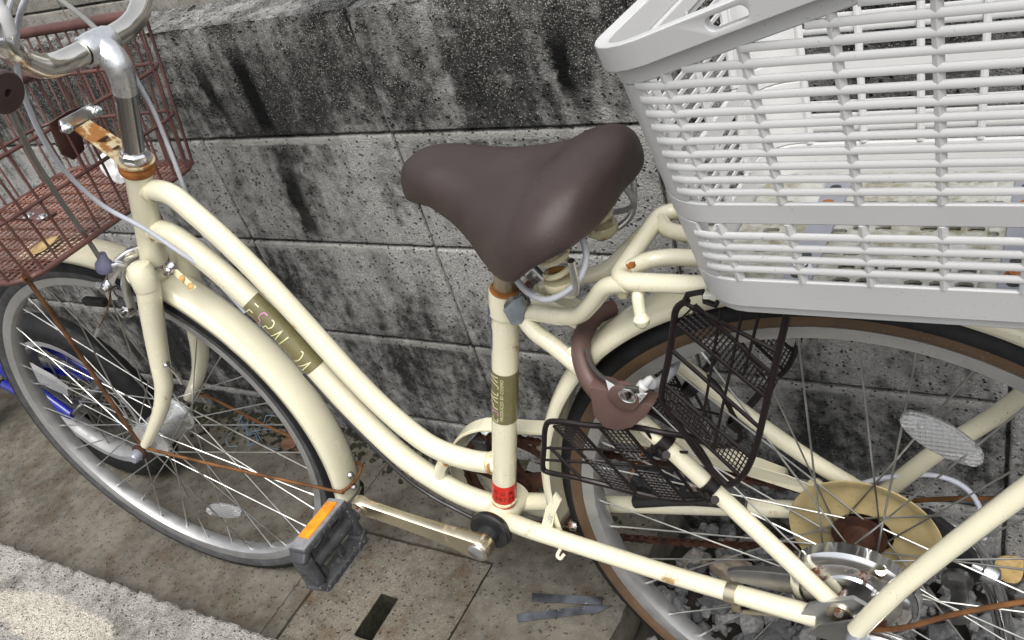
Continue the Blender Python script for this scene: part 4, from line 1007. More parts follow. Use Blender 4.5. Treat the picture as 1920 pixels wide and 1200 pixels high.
# ---- rear carrier
zd = .372; xd = -.170
bm = bmesh.new(); cr = .016
lp = [(.30, -.062, zd), (xd+cr, -.062, zd)] + [(xd+cr-cr*sin(a), -.062+cr-cr*cos(a), zd) for a in (.4, .8, 1.2)] + [(xd, -.062+cr, zd), (xd, .062-cr, zd)] + [(xd+cr-cr*sin(a), .062-cr+cr*cos(a), zd) for a in (1.2, .8, .4)] + [(xd+cr, .062, zd), (.30, .062, zd)]
tube(bm, lp, .0085, 16, 1, closed=True)
car = part('rear_carrier', bm, 'cream')
il = [(.30, -.020, zd), (.20, -.020, zd), (.10, -.020, zd), (.02, -.020, zd), (-.04, -.020, zd), (-.075, -.020, zd), (xd+.065, -.020, zd), (xd+.050, -.020, zd), (xd+.036, -.0205, zd), (xd+.020, -.026, zd), (xd+.010, -.036, zd), (xd+.005, -.044, zd)]
sub('inner_rail', tb(il, .0078, 14, 4), 'cream', car)
sub('inner_rail', tb([(x, -y, z) for x, y, z in il], .0078, 14, 4), 'cream', car)
arm = [(-0.3034, -0.0180, 0.2980), (-0.2824, -0.0260, 0.3032), (-0.2521, -0.0360, 0.3087), (-0.2265, -0.0430, 0.3175), (-0.2047, -0.0500, 0.3380), (-0.1826, -0.0570, 0.3616), (-.160, -.061, .3695)]
sub('arm', tb(arm, .0085, 14, 5), 'cream', car)
sub('arm', tb([(arm[0][0], .018, arm[0][2]), (-0.3096, 0.0200, 0.2987), (-0.2768, 0.0300, 0.3087), (-0.2356, 0.0430, 0.3128), (-0.2011, 0.0520, 0.3415), (-0.1677, 0.0580, 0.3670)], .0085, 14, 5), 'cream', car)
leg = [(0.0193, -0.0900, -0.0024), (0.0469, -0.0880, 0.0468), (0.0657, -0.0860, 0.0770), (0.1082, -0.0800, 0.1375), (0.1532, -0.0750, 0.1997), (.262, -.066, .352), (.275, -.062, zd)]
sub('leg', tb(leg, [.0095, .0100, .0095, .0095, .0095, .009, .009], 14, 4), 'cream', car)
legf = [(0.0085, 0.0840, 0.0019), (0.0398, 0.0820, 0.0456), (0.0712, 0.0800, 0.0874), (0.1442, 0.0760, 0.1733), (.262, .066, .352), (.275, .062, zd)]
sub('leg', tb(legf, [.0095, .0098, .0095, .0095, .009, .009], 14, 4), 'cream', car)
hk = [(-0.1486, -0.0600, 0.3639), (-0.1486, -0.0660, 0.3595), (-0.1476, -0.0700, 0.3488), (-0.1462, -0.0730, 0.3396)]
sub('hook', merge((tube, (hk, [.0050, .0056, .0056, .0056], 12, 5), {}), (lathe, (hk[-1], (0, -.1, -1), [(-.007, 0), (-.006, .005), (-.001, .0078), (.004, .0066), (.0075, .003), (.008, 0)], 16), {})), 'cream', car)
sub('spring_clip', tb([(-0.1773, -0.0450, 0.3500), (-0.1701, -0.0500, 0.3497), (-0.1730, -0.0400, 0.3498)], .005, 8, 3), 'cream_rust', car)
sub('cross_bar', tb([(-.03, -.062, zd-.008), (-.03, .062, zd-.008)], .006, 10, 1), 'cream', car)
sub('cross_bar', tb([(.16, -.062, zd-.008), (.16, .062, zd-.008)], .006, 10, 1), 'cream', car)
sub('rust_weld', lt(V((xd+.009, -.043, zd+.004)), (0, 0, 1), [(-.002, .003), (0, .0048), (.0028, .0042), (.0036, 0)], 10), 'rust', car)

# ---- rear plastic basket
Z0 = .386
def hx0(z): return -.080-(z-Z0)*.085
def hx1(z): return .335+(z-Z0)*.15
def hy(z): return .1085+(z-Z0)*.235
def ztop(x): return .6125+.29*(min(x, .19)+.09)
CR = .040
def per(s_, z, out=0.0):
    """point on the basket's rounded-rectangle outline. s_ = (side, t): side 0 near, 1 rear, 2 far, 3 front; corners are sides 4..7"""
    x0, x1, y = hx0(z)-out, hx1(z)+out, hy(z)+out; side, t = s_; r = CR+out
    if side == 0: return V((x0+r+(x1-x0-2*r)*t, -y, z))
    if side == 2: return V((x0+r+(x1-x0-2*r)*t, y, z))
    if side == 3: return V((x0, -y+r+(2*y-2*r)*t, z))
    if side == 1: return V((x1, -y+r+(2*y-2*r)*t, z))
    a = t*pi/2
    if side == 4: return V((x0+r-r*cos(a), -y+r-r*sin(a), z))       # front near, from the front to the near side
    if side == 5: return V((x1-r+r*sin(a), -y+r-r*cos(a), z))
    if side == 6: return V((x1-r+r*cos(a), y-r+r*sin(a), z))
    return V((x0+r-r*sin(a), y-r+r*cos(a), z))
LOOP = [(4, t/6) for t in range(6)] + [(0, t/16) for t in range(16)] + [(5, t/6) for t in range(6)] + [(1, t/8) for t in range(8)] + [(6, t/6) for t in range(6)] + [(2, 1-t/16) for t in range(16)] + [(7, t/6) for t in range(6)] + [(3, 1-t/8) for t in range(8)]
def band(bm, loop, za, zb, th, out=0.0, closed=True):
    """strip of wall between heights za(x) and zb(x)"""
    rings = []
    for s_ in loop:
        f = lambda z: z(per(s_, .6).x) if callable(z) else z
        a, b = f(za), f(zb); rings.append([bm.verts.new(per(s_, z, o_)) for z, o_ in ((a, out), (b, out), (b, out-th), (a, out-th))])
    n_ = len(rings)
    for i in range(n_ if closed else n_-1):
        A, B_ = rings[i], rings[(i+1) % n_]
        for k in range(4): bm.faces.new((A[k], A[(k+1) % 4], B_[(k+1) % 4], B_[k]))
    if not closed: bm.faces.new(rings[0]); bm.faces.new(rings[-1][::-1])
    bmesh.ops.recalc_face_normals(bm, faces=bm.faces[:])
bm = bmesh.new(); band(bm, LOOP, .3855, .4150, .0040)
rb = part('rear_basket', bm, 'white')
def bev(o_, w_=.0012):
    md = o_.modifiers.new('b', 'BEVEL'); md.width = w_; md.segments = 2; md.limit_method = 'ANGLE'; md.angle_limit = radians(40); return o_
bev(rb)
bev(sub('foot_rim', mk(band, LOOP, .3760, .3856, .010, -.004), 'white', rb))
bev(sub('belt', mk(band, LOOP, .4700, .4885, .0042), 'white', rb))
rm_ = sub('rim', mk(band, LOOP, lambda x: ztop(x)-.0185, ztop, .0095, .0075), 'white', rb)
# hand slot cut through the near rim
hc = V((-0.0022, -0.1650, 0.6236)); hc.z = ztop(hc.x)-.0088; cut = bmesh.new(); dx_ = V((1, 0, .29)).normalized(); dz_ = V((-.29, 0, 1)).normalized()
prism(cut, [V((hc.x, -.30, hc.z))+dx_*(.0085*(1 if cos(a) > 0 else -1)+.0048*cos(a))+dz_*.0048*sin(a) for a in [2*pi*(k+.5)/24 for k in range(24)]], (0, .20, 0))
bmesh.ops.recalc_face_normals(cut, faces=cut.faces[:]); cm = bpy.data.meshes.new('cut'); cut.to_mesh(cm); cut.free(); co = bpy.data.objects.new('cut', cm); COL.objects.link(co)
co.parent = rb
md = rm_.modifiers.new('slot', 'BOOLEAN'); md.operation = 'DIFFERENCE'; md.object = co; md.solver = 'EXACT'
bpy.context.view_layer.update(); dg = bpy.context.evaluated_depsgraph_get(); nm = bpy.data.meshes.new_from_object(rm_.evaluated_get(dg))
rm_.modifiers.clear(); bpy.data.objects.remove(co)
if len(nm.polygons) > len(rm_.data.polygons): rm_.data = nm
bev(rm_, .0022)
bev(sub('collar', mk(band, LOOP, lambda x: ztop(x)-.031, lambda x: ztop(x)-.0186, .0050, .0005), 'white', rb))
# solid corner posts
for side in (4, 5, 6, 7):
    pre, post = {4: ((3, .06), (4, .8)), 5: ((5, .2), (1, .06)), 6: ((1, .94), (2, .98)), 7: ((2, .02), (3, .94))}[side]
    lp = [pre]+[(side, t/7) for t in range(8)]+[post]
    if side == 4: lp = [pre]+[(4, t*.1) for t in range(9)]
    if side == 5: lp = [(5, .2+t*.1) for t in range(9)]+[post]
    bev(sub('corner_post', mk(band, lp, .4151, .4699, .0036, -.0002, False), 'white', rb))
    bev(sub('corner_post', mk(band, lp, .4886, lambda x: ztop(x)-.0311, .0036, -.0002, False), 'white', rb))
# slats and ribs
SL = [.4262, .4370, .4478, .4588] + [.4985+.01085*k for k in range(18)]
SLP = [(.80, -.1), (.72, .22), (.35, .40), (-.35, .40), (-.72, .22), (-.80, -.1), (-.72, -.32), (.72, -.32)]
SLF = [(.55, .28), (-.55, .28), (-.55, -.28), (.55, -.28)]
def clip(side, z):
    """range of t where the slat stays below the sloping collar"""
    ts = [t for t in [i/40 for i in range(41)] if ztop(per((side, t), z).x)-.029 > z]
    return (ts[0], ts[-1]) if len(ts) > 4 else None
for side in (0, 1, 2, 3):
    for z in SL:
        c_ = clip(side, z)
        if not c_: continue
        a, b = c_; n_ = 8
        pts = [per((side, a+(b-a)*k/n_), z, -.0004) for k in range(n_+1)]
        if side == 0 and a == 0: pts = [per((4, t), z, -.0004) for t in (.72, .82, .91)]+pts
        if side == 0 and b == 1: pts += [per((5, t), z, -.0004) for t in (.1, .2, .3)]
        sub('slat', tb(pts, .0035 if side in (0, 2) else .0031, 9, 1, up=(0, 0, 1), prof=SLP if side in (0, 2) else SLF), 'white', rb)
    L_ = (hx1(.5)-hx0(.5)-2*CR) if side in (0, 2) else 2*hy(.5)-2*CR
    nr = 8 if side in (0, 2) else 3
    for i in range(nr):
        t = (.015+.95*i/(nr-1)) if side in (0, 2) else .12+.76*i/(nr-1)
        zt_ = ztop(per((side, t), .6).x)-.029
        if zt_ > .50: sub('rib', tb([per((side, t), .489, -.0024), per((side, t), (.489+zt_)/2, -.0024), per((side, t), zt_, -.0024)], .0036, 8, 1, flat=.8), 'white', rb)
        sub('rib', tb([per((side, t), .4145, -.0024), per((side, t), .4705, -.0024)], .0036, 8, 1, flat=.8), 'white', rb)
# floor with rows of rounded slots
bm = bmesh.new(); fx0, fx1, fy = hx0(Z0)+.006, hx1(Z0)-.006, hy(Z0)-.006
def cell(x0, x1, y0, y1, hole, z):
    o4 = [bm.verts.new(p) for p in ((x0, y0, z), (x1, y0, z), (x1, y1, z), (x0, y1, z))]
    if not hole: bm.faces.new(o4); return
    a0, a1, b0, b1 = x0+(x1-x0)*.13, x1-(x1-x0)*.13, y0+(y1-y0)*.26, y1-(y1-y0)*.26; c = min(a1-a0, b1-b0)*.3
    h = [bm.verts.new(p) for p in ((a0+c, b0, z), (a1-c, b0, z), (a1, b0+c, z), (a1, b1-c, z), (a1-c, b1, z), (a0+c, b1, z), (a0, b1-c, z), (a0, b0+c, z))]
    bm.faces.new((o4[0], o4[1], h[1], h[0])); bm.faces.new((o4[1], h[2], h[1])); bm.faces.new((o4[1], o4[2], h[3], h[2])); bm.faces.new((o4[2], h[4], h[3]))
    bm.faces.new((o4[2], o4[3], h[5], h[4])); bm.faces.new((o4[3], h[6], h[5])); bm.faces.new((o4[3], o4[0], h[7], h[6])); bm.faces.new((o4[0], h[0], h[7]))
nx, ny = 22, 13
for i in range(nx):
    for j in range(ny):
        xa, xb = fx0+(fx1-fx0)*i/nx, fx0+(fx1-fx0)*(i+1)/nx; ya, yb = -fy+2*fy*j/ny, -fy+2*fy*(j+1)/ny
        cell(xa, xb, ya, yb, 0 < j < ny-1 and 0 < i < nx-1 and i % 7 not in (2, 6) and j % 6 != 5, .3895)
bmesh.ops.remove_doubles(bm, verts=bm.verts[:], dist=1e-5)
fl_ = sub('floor', bm, 'grime', rb, smooth=False); md = fl_.modifiers.new('t', 'SOLIDIFY'); md.thickness = .003
for x in (-.008, .140):
    bm = bmesh.new(); prism(bm, [(x-.010, -.090, .3900), (x+.012, -.090, .3900), (x+.012, .090, .3900), (x-.010, .090, .3900)], (0, 0, .002), .0005)
    pl_ = sub('clamp_plate', bm, 'grey_plate', rb, smooth=False)
    for k in range(6):
        sub('hole', lt((x, -.07+.028*k, .3919), (0, 0, 1), [(0, 0), (.0001, .0048), (.0006, .0048), (.0007, 0)], 14), 'black', rb)
    sub('bolt', lt((x+.001, .035, .392), (0, 0, 1), [(0, .009), (.001, .009), (.003, .006), (.005, .0055), (.005, 0)], 8), 'rust', rb, smooth=False)
    sub('bolt', lt((x+.001, -.062, .392), (0, 0, 1), [(0, .009), (.001, .009), (.003, .006), (.005, .0055), (.005, 0)], 8), 'rust' if x > .1 else 'chrome', rb, smooth=False)
# raised centre panel of the floor
for x0, x1 in ((.018, .118), (.165, .29)):
    bm = bmesh.new()
    for i in range(6):
        for j in range(9):
            xa, xb = x0+(x1-x0)*i/6, x0+(x1-x0)*(i+1)/6; ya, yb = -.088+.176*j/9, -.088+.176*(j+1)/9
            cell(xa, xb, ya, yb, i != 2 or j % 2, .3935)
    bmesh.ops.remove_doubles(bm, verts=bm.verts[:], dist=1e-5)
    p_ = sub('floor_panel', bm, 'grime', rb, smooth=False); md = p_.modifiers.new('t', 'SOLIDIFY'); md.thickness = .0025
# inner ledge of the rim at the front, with a slot
bm = bmesh.new(); q = [per((3, t), .595, -.004) for t in (0, .25, .5, .75, 1)]
sub('handle_slot', tb([V((hx0(.60)-.0080, -.07, .6035)), V((hx0(.6)-.0080, .02, .6035))], .0042, 8, 1), 'grime', rb)

# ---- ring lock
lk = [(-0.2325, 0.0360, 0.2706), (-0.2428, 0.0160, 0.2743), (-0.2458, -0.0100, 0.2724), (-0.2417, -0.0320, 0.2636), (-0.2302, -0.0480, 0.2469), (-0.2160, -0.0560, 0.2349), (-0.2030, -0.0580, 0.2268)]
bm = tb(lk, [.0095, .0102, .0110, .0115, .0125, .0135, .0130], 14, 5, flat=.85)
lock = part('ring_lock', bm, 'lock')
bm = bmesh.new(); yb = -.050
prism(bm, [(-0.2179, -0.0500, 0.2534), (-0.2010, -0.0500, 0.2521), (-0.1836, -0.0500, 0.2404), (-0.1668, -0.0500, 0.2413), (-0.1549, -0.0500, 0.2377), (-0.1655, -0.0500, 0.2216), (-0.1816, -0.0500, 0.2068), (-0.1992, -0.0500, 0.1992), (-0.2139, -0.0500, 0.2019), (-0.2219, -0.0500, 0.2168)], (0, -.022, 0), .004)
sub('housing', bm, 'lock', lock)
sub('key_barrel', lt((-0.1812, -0.0710, 0.2472), (0, -1, 0), [(-.002, .0165), (.004, .0155), (.0055, .0135), (.0055, 0)], 26), 'lock', lock)
sub('keyhole', lt((-0.1749, -0.0768, 0.2535), (0, -1, 0), [(0, .0090), (.0015, .0090), (.002, .0078), (.0012, .0065), (.0012, 0)], 22), 'chrome', lock)
bm = bmesh.new(); k0 = V((-0.1742, -0.0792, 0.2549)); prism(bm, [k0+V((-.0018, 0, .004)), k0+V((.0018, 0, .004)), k0+V((.0012, 0, -.005)), k0+V((-.0012, 0, -.005))], (0, -.0006, 0)); sub('key_slot', bm, 'ink', lock, smooth=False)
sub('slot', tb([(-0.2285, -0.0420, 0.2758), (-0.2174, -0.0560, 0.2647), (-0.1976, -0.0680, 0.2596), (-0.1792, -0.0730, 0.2589), (-0.1636, -0.0740, 0.2592)], .0042, 8, 5, flat=.6), 'lock_dark', lock)
for pts, txt in (([(-0.1688, -0.0735, 0.2555), (-0.1558, -0.0735, 0.2560), (-0.1715, -0.0735, 0.2356), (-0.1729, -0.0735, 0.2400)], 'GORIN.'), ([(-0.1960, -0.0735, 0.2667), (-0.1845, -0.0735, 0.2585), (-0.1954, -0.0735, 0.2512)], '')):
    bm = bmesh.new(); prism(bm, pts, (0, -.0006, 0)); sub('label', bm, 'paper', lock, smooth=False)
    if txt:
        lb = bm_from(text_mesh(txt, .0105)); a_, b_ = V((-0.1695, -0.0745, 0.2413)), V((-0.1583, -0.0745, 0.2552)); ux = (b_-a_).normalized(); uy = V((0, -1, 0)).cross(ux)
        if uy.z < 0: uy = -uy
        w_ = max(v_.co.x for v_ in lb.verts)*2; k_ = (b_-a_).length*1.02/w_
        for v_ in lb.verts: v_.co = (a_+b_)/2+ux*v_.co.x*k_+uy*v_.co.y*k_*1.3
        sub('lettering', lb, 'ink', lock, smooth=False)
e_ = V((-0.1622, -0.0680, 0.2590)); sub('lever_knob', merge((lathe, (e_, (.75, .1, .75), [(-.003, 0), (-.003, .0056), (.002, .0060), (.004, .0042), (.011, .0038), (.014, .0028), (.015, 0)], 16), {})), 'white', lock)
sub('bolt', lt((-0.2226, -0.0550, 0.2304), (-.3, -1, .1), [(-.004, .0090), (.002, .0085), (.004, .006), (.004, 0)], 14), 'alu', lock)
sub('shackle_end', tb([(-0.1646, -0.0450, 0.2429), (-0.1616, -0.0300, 0.2346), (-0.1612, 0.0000, 0.2280), (-0.1694, 0.0300, 0.2212)], .0055, 10, 4), 'cable_light', lock)

# ---- wire guards on both seat stays (footrests for a child seat)
def guard(sgn):
    y = -.080
    g = lambda p: V((p[0], p[1]*-sgn, p[2]))
    A_ = [g(p) for p in ((-0.0966, -0.0800, 0.3691), (-0.1086, -0.0800, 0.3586), (-0.1152, -0.0800, 0.3359), (-0.1261, -0.0800, 0.3000), (-0.1390, -0.0800, 0.2605), (-0.1339, -0.0800, 0.2422), (-0.1201, -0.0800, 0.2085), (-0.1054, -0.0800, 0.1783), (-0.0914, -0.0800, 0.1591), (-0.0755, -0.0800, 0.1721), (-0.0646, -0.0800, 0.1931), (-0.0547, -0.0800, 0.2214), (-0.0431, -0.0800, 0.2632), (-0.0297, -0.0800, 0.3110), (-0.0147, -0.0800, 0.3655))]
    bm = bmesh.new(); tube(bm, A_, .0031, 8, 4); gd = part('wire_guard', bm, 'guard')
    bars = [((-0.1004, -0.0800, 0.3657), (-0.0273, -0.0800, 0.3222)), ((-0.0914, -0.0800, 0.3642), (-0.0298, -0.0800, 0.2930)), ((-0.1110, -0.0800, 0.3435), (-0.0405, -0.0800, 0.2707)), ((-0.1206, -0.0800, 0.3153), (-0.0524, -0.0800, 0.2375)), ((-0.1334, -0.0800, 0.2749), (-0.0635, -0.0800, 0.1986)), ((-0.1400, -0.0800, 0.2521), (-0.0765, -0.0800, 0.1726))]
    for a, b in bars: sub('bar', tb([g(a), g(b)], .0021, 6, 1), 'guard', gd)
    for a, b in (((-0.0695, -0.0800, 0.3615), (-0.1028, -0.0800, 0.2387)), ((-0.0512, -0.0800, 0.3628), (-0.0978, -0.0800, 0.2026)), ((-0.0387, -0.0800, 0.3586), (-0.0582, -0.0800, 0.2963))): sub('bar', tb([g(a), g(b)], .0015, 6, 1), 'guard', gd)
    def mesh(a0, a1, b0, b1, n1, n2):
        a0, a1, b0, b1 = (g(q) for q in (a0, a1, b0, b1)); bm = bmesh.new()
        for i in range(1, n1): tube(bm, [a0.lerp(b0, i/n1), a1.lerp(b1, i/n1)], .0008, 4, 1, cap=False)
        for i in range(n2+1): tube(bm, [a0.lerp(a1, i/n2), b0.lerp(b1, i/n2)], .0008, 4, 1, cap=False)
        o_ = sub('grille', bm, 'guard', gd, smooth=False); o_['kind'] = 'stuff'
    mesh(bars[1][0], bars[1][1], bars[2][0], bars[2][1], 5, 24)
    mesh(bars[4][0], bars[4][1], bars[5][0], bars[5][1], 5, 24)
    # handle loop on top
    sub('loop', tb([g(q) for q in ((-0.1004, -0.0800, 0.3657), (-0.0958, -0.0800, 0.3745), (-0.0825, -0.0800, 0.3780), (-0.0820, -0.0800, 0.3685), (-0.0734, -0.0800, 0.3654), (-0.0699, -0.0800, 0.3720), (-0.0558, -0.0800, 0.3719))], .0028, 8, 1), 'guard', gd)
    # lower leaf
    C_ = [g(p) for p in ((-0.1183, -0.0400, 0.1171), (-0.1347, -0.0420, 0.1715), (-0.1602, -0.0500, 0.1853), (-0.1911, -0.0550, 0.1922), (-0.2320, -0.0620, 0.1936), (-0.2723, -0.0660, 0.1963), (-0.2854, -0.0660, 0.1868), (-0.2957, -0.0660, 0.1550), (-0.3048, -0.0660, 0.1252), (-0.2986, -0.0660, 0.1185), (-0.2664, -0.0660, 0.1173), (-0.2273, -0.0600, 0.1066), (-0.1854, -0.0500, 0.0913), (-0.1530, -0.0430, 0.0871), (-0.1268, -0.0400, 0.0963))]
    sub('leaf_frame', tb(C_, .0031, 8, 4, closed=True), 'guard', gd)
    lb_ = [((-0.2751, -0.0660, 0.1900), (-0.2270, -0.0620, 0.1102)), ((-0.2492, -0.0660, 0.1950), (-0.2032, -0.0580, 0.1021)), ((-0.2247, -0.0620, 0.1941), (-0.1793, -0.0520, 0.0946)), ((-0.1983, -0.0580, 0.1936), (-0.1557, -0.0470, 0.0912)), ((-0.2885, -0.0660, 0.1578), (-0.2599, -0.0660, 0.1179)), ((-0.1782, -0.0530, 0.1891), (-0.1425, -0.0420, 0.0901))]
    for a, b in lb_: sub('bar', tb([g(a), g(b)], .0019, 6, 1), 'guard', gd)
    for a, b in (((-0.2930, -0.0660, 0.1555), (-0.1402, -0.0470, 0.1608)), ((-0.2990, -0.0660, 0.1373), (-0.1401, -0.0430, 0.1339))): sub('bar', tb([g(a), g(b)], .0016, 6, 1), 'guard', gd)
    mesh(lb_[0][0], ((-0.2570, -0.0660, 0.1621)), lb_[1][0], ((-0.2344, -0.0620, 0.1612)), 5, 9)
    mesh(((-0.2477, -0.0660, 0.1488)), lb_[0][1], ((-0.2257, -0.0600, 0.1430)), lb_[1][1], 5, 9)
    mesh(lb_[2][0], ((-0.2026, -0.0580, 0.1487)), lb_[3][0], ((-0.1795, -0.0520, 0.1462)), 5, 10)
    mesh(((-0.1951, -0.0580, 0.1353)), lb_[2][1], ((-0.1730, -0.0500, 0.1278)), lb_[3][1], 5, 9)
    # clamps on the stay
    for q in ((-0.1657, -0.0460, 0.1681), (-0.1228, -0.0500, 0.1220)):
        c_ = g(q); u = (V(ns[5])-V(ns[4])).normalized(); u = V((u.x, u.y*-sgn, u.z))
        sub('clamp', lt(c_, u, [(-.006, .0092), (-.006, .0125), (.006, .0125), (.006, .0092)], 18), 'guard', gd)
        sub('clamp_arm', tb([c_+V((0, sgn*.010, 0)), c_+V((.012, sgn*.028, .008)), c_+V((.02, sgn*.036, .02))], .0042, 8, 3), 'guard', gd)
    return gd
guard(-1); guard(1)

# ---- cranks and pedals
CRC = V((-0.4330, -0.0450, -0.0303)); capc = V((-0.4356, -0.0780, -0.0344))
bbx, bbz = capc.x, capc.z
bm = bmesh.new(); lathe(bm, (bbx, -.036, bbz), (0, -1, 0), [(-.004, .010), (-.004, .0255), (.0, .0285), (.004, .0285), (.006, .0265), (.009, .0265), (.010, .015), (.024, .013)], 34)
bbu = part('bearing_cover', bm, 'black')
sub('label', mk(gridbox, V((-0.4367, -0.0245, -0.0293))-V((.010, .0005, .004)), V((-0.4367, -0.0245, -0.0293))+V((.010, .0005, .004)), r=.0003), 'paper', bbu)
pe = V((-0.5924, -0.0860, 0.0184)); ca = V((bbx, -.068, bbz)); dr = (pe-ca); 
bm = bmesh.new()
tube(bm, [ca+dr*.0, ca+dr*.10, ca+dr*.3, ca+dr*.6, ca+dr*.88, ca+dr*1.0, ca+dr*1.04], [.0165, .0150, .0118, .0105, .0102, .0120, .007], 12, 4, up=(0, 1, 0), prof=[(.55, 1), (.42, 1.08), (-.42, 1.08), (-.55, 1), (-.55, -1), (-.42, -1.08), (.42, -1.08), (.55, -1)])
lathe(bm, (bbx, -.058, bbz), (0, -1, 0), [(0, .012), (0, .0165), (.003, .0175), (.016, .0170), (.020, .0150), (.020, .011)], 28)
lathe(bm, pe+V((0, .008, 0)), (0, -1, 0), [(0, 0), (0, .0115), (.002, .0125), (.014, .0125), (.016, .0115), (.016, 0)], 22)
cr1 = part('crank_arm', bm, 'chrome_gold')
sub('dust_cap', lt((bbx, -.0765, bbz), (0, -1, 0), [(0, .0118), (.0025, .0118), (.0035, .0105), (.0037, 0)], 26), 'alu', cr1)
def pedal(c, sgn, ang):
    """c = inner end of the pedal axle, sgn = direction outwards"""
    d = V((cos(ang), 0, -sin(ang))); nn_ = V((sin(ang), 0, cos(ang))); y = V((0, sgn, 0))
    Mx = Matrix((( d.x, y.x, nn_.x, c.x), (d.y, y.y, nn_.y, c.y), (d.z, y.z, nn_.z, c.z), (0, 0, 0, 1)))
    L_, W_, H_ = .100, .031, .0140
    bm = bmesh.new()
    for s_ in (-1, 1):
        gridbox(bm, (s_*W_-.005, .014, -H_), (s_*W_+.005, .014+L_-.012, H_), r=.003, mat=Mx)
    gridbox(bm, (-W_+.008, .012, -H_*.9), (W_-.008, .022, H_*.9), r=.003, mat=Mx)
    gridbox(bm, (-W_+.010, .014+L_-.020, -H_*.95), (W_-.010, .014+L_-.006, H_*.95), r=.004, mat=Mx)
    for a in (-1, 1):      # slanted corners
        for yy in (.016, .014+L_-.012):
            gridbox(bm, (-.008, -.005, -H_*.95), (.008, .005, H_*.95), r=.003, mat=Mx @ Matrix.Translation((a*(W_-.006), yy, 0)) @ Matrix.Rotation(a*(.8 if yy < .05 else -.8), 4, 'Z'))
    for s_ in (-1, 1):     # serrated teeth along both cages
        for k in range(8):
            for t_ in (-1, 1):
                gridbox(bm, (s_*W_-.0028, .020+k*.0105, t_*H_-.0012), (s_*W_+.0028, .0245+k*.0105, t_*H_+.0016), r=.0008, mat=Mx)
    tube(bm, [Mx @ V((0, .005, 0)), Mx @ V((0, .02+L_-.03, 0))], [.0100, .0085], 16, 1)
    gridbox(bm, (-W_, .045, -.004), (W_, .056, .004), r=.002, mat=Mx); gridbox(bm, (-W_, .080, -.004), (W_, .088, .004), r=.002, mat=Mx)
    pd = part('pedal', bm, 'charcoal')
    sub('axle', tb([Mx @ V((0, -.012, 0)), Mx @ V((0, .012, 0))], .0065, 12, 1), 'chrome_rust', pd)
    for s_ in (-1, 1):
        sub('side_rail', gb((s_*W_+s_*.0052-.0020, .016, -H_+.001), (s_*W_+s_*.0052+.0020, .014+L_-.014, H_-.001), r=.0015, mat=Mx), 'pedal_grey', pd)
        sub('reflector', gb((s_*W_+s_*.0080-.0018, .024, -.0085), (s_*W_+s_*.0080+.0018, .084, .0085), r=.001, mat=Mx), 'orange', pd)
    return pd
pedal(pe+V((0, -.010, 0)), -1, radians(84))
pf = V((2*bbx-pe.x, .098, 2*bbz-pe.z))
bm = bmesh.new(); tube(bm, [(bbx, .066, bbz), V((bbx, .066, bbz)).lerp(pf-V((0, .012, 0)), .5), pf-V((0, .012, 0))], [.015, .0105, .0115], 12, 4, up=(0, 1, 0), prof=[(.55, 1), (-.55, 1), (-.55, -1), (.55, -1)])
part('crank_arm', bm, 'chrome')
pedal(pf, 1, radians(20))
# chainring, chain, chain case
RC = .083
bm = gear(RC, 42, .044, .0022, .070)
for k in range(5):
    a = 2*pi*k/5+.4; tube(bm, [(0, .0455, 0), (cos(a)*.074, .0455, sin(a)*.074)], [.014, .008], 8, 1, prof=[(.2, 1), (-.2, 1), (-.2, -1), (.2, -1)], up=(0, 1, 0))
lathe(bm, (0, .036, 0), (0, 1, 0), [(0, 0), (0, .016), (.014, .018), (.014, 0)], 20)
for v_ in bm.verts: v_.co += V((bbx, 0, bbz))
part('chainring', bm, 'rust_dark')
def link_mesh():
    bm = bmesh.new()
    for yy in (-.0036, .0026):
        pts = []
        for k in range(14):
            a = 2*pi*k/14; x = cos(a); pts.append(V((x*.0045+(.00635 if x > 0 else -.00635), yy, sin(a)*.0043*(1 if abs(x) > .3 else .72))))
        prism(bm, pts, (0, .0010, 0))
    for x in (-.00635, .00635): lathe(bm, (x, -.0042, 0), (0, 1, 0), [(0, 0), (0, .0036), (.0084, .0036), (.0084, 0)], 8)
    return bm
chain = part('chain', tb([(bbx, .0452, bbz+RC), (-.2, .0452, (bbz+RC)*.55+.038*.45), (0, .0452, .038)], .0014, 6, 1), 'rust_dark')
path = []
r1, r2 = RC+.001, .036; C1, C2 = V((bbx, 0, bbz)), V((0, 0, 0)); dv = C2-C1; D_ = dv.length; be = math.asin((r1-r2)/D_); th0 = math.atan2(dv.z, dv.x)
up1 = th0+pi/2-be; lo1 = th0-pi/2+be
for k in range(41): a = up1+(2*pi-(up1-lo1))*k/40; path.append(C1+V((cos(a)*r1, 0, sin(a)*r1)))
for k in range(1, 20): path.append(path[40].lerp(C2+V((cos(lo1)*r2, 0, sin(lo1)*r2)), k/20)-V((0, 0, .010*sin(pi*k/20))))
for k in range(17): a = lo1+(up1-lo1)*k/16; path.append(C2+V((cos(a)*r2, 0, sin(a)*r2)))
a_, b_ = path[-1], path[0]
for k in range(1, 20): path.append(a_.lerp(b_, k/20))
cum = [0]
for p, q in zip(path, path[1:]+path[:1]): cum.append(cum[-1]+(q-p).length)
nl = int(cum[-1]/.0127); lm_ = None; i = 0
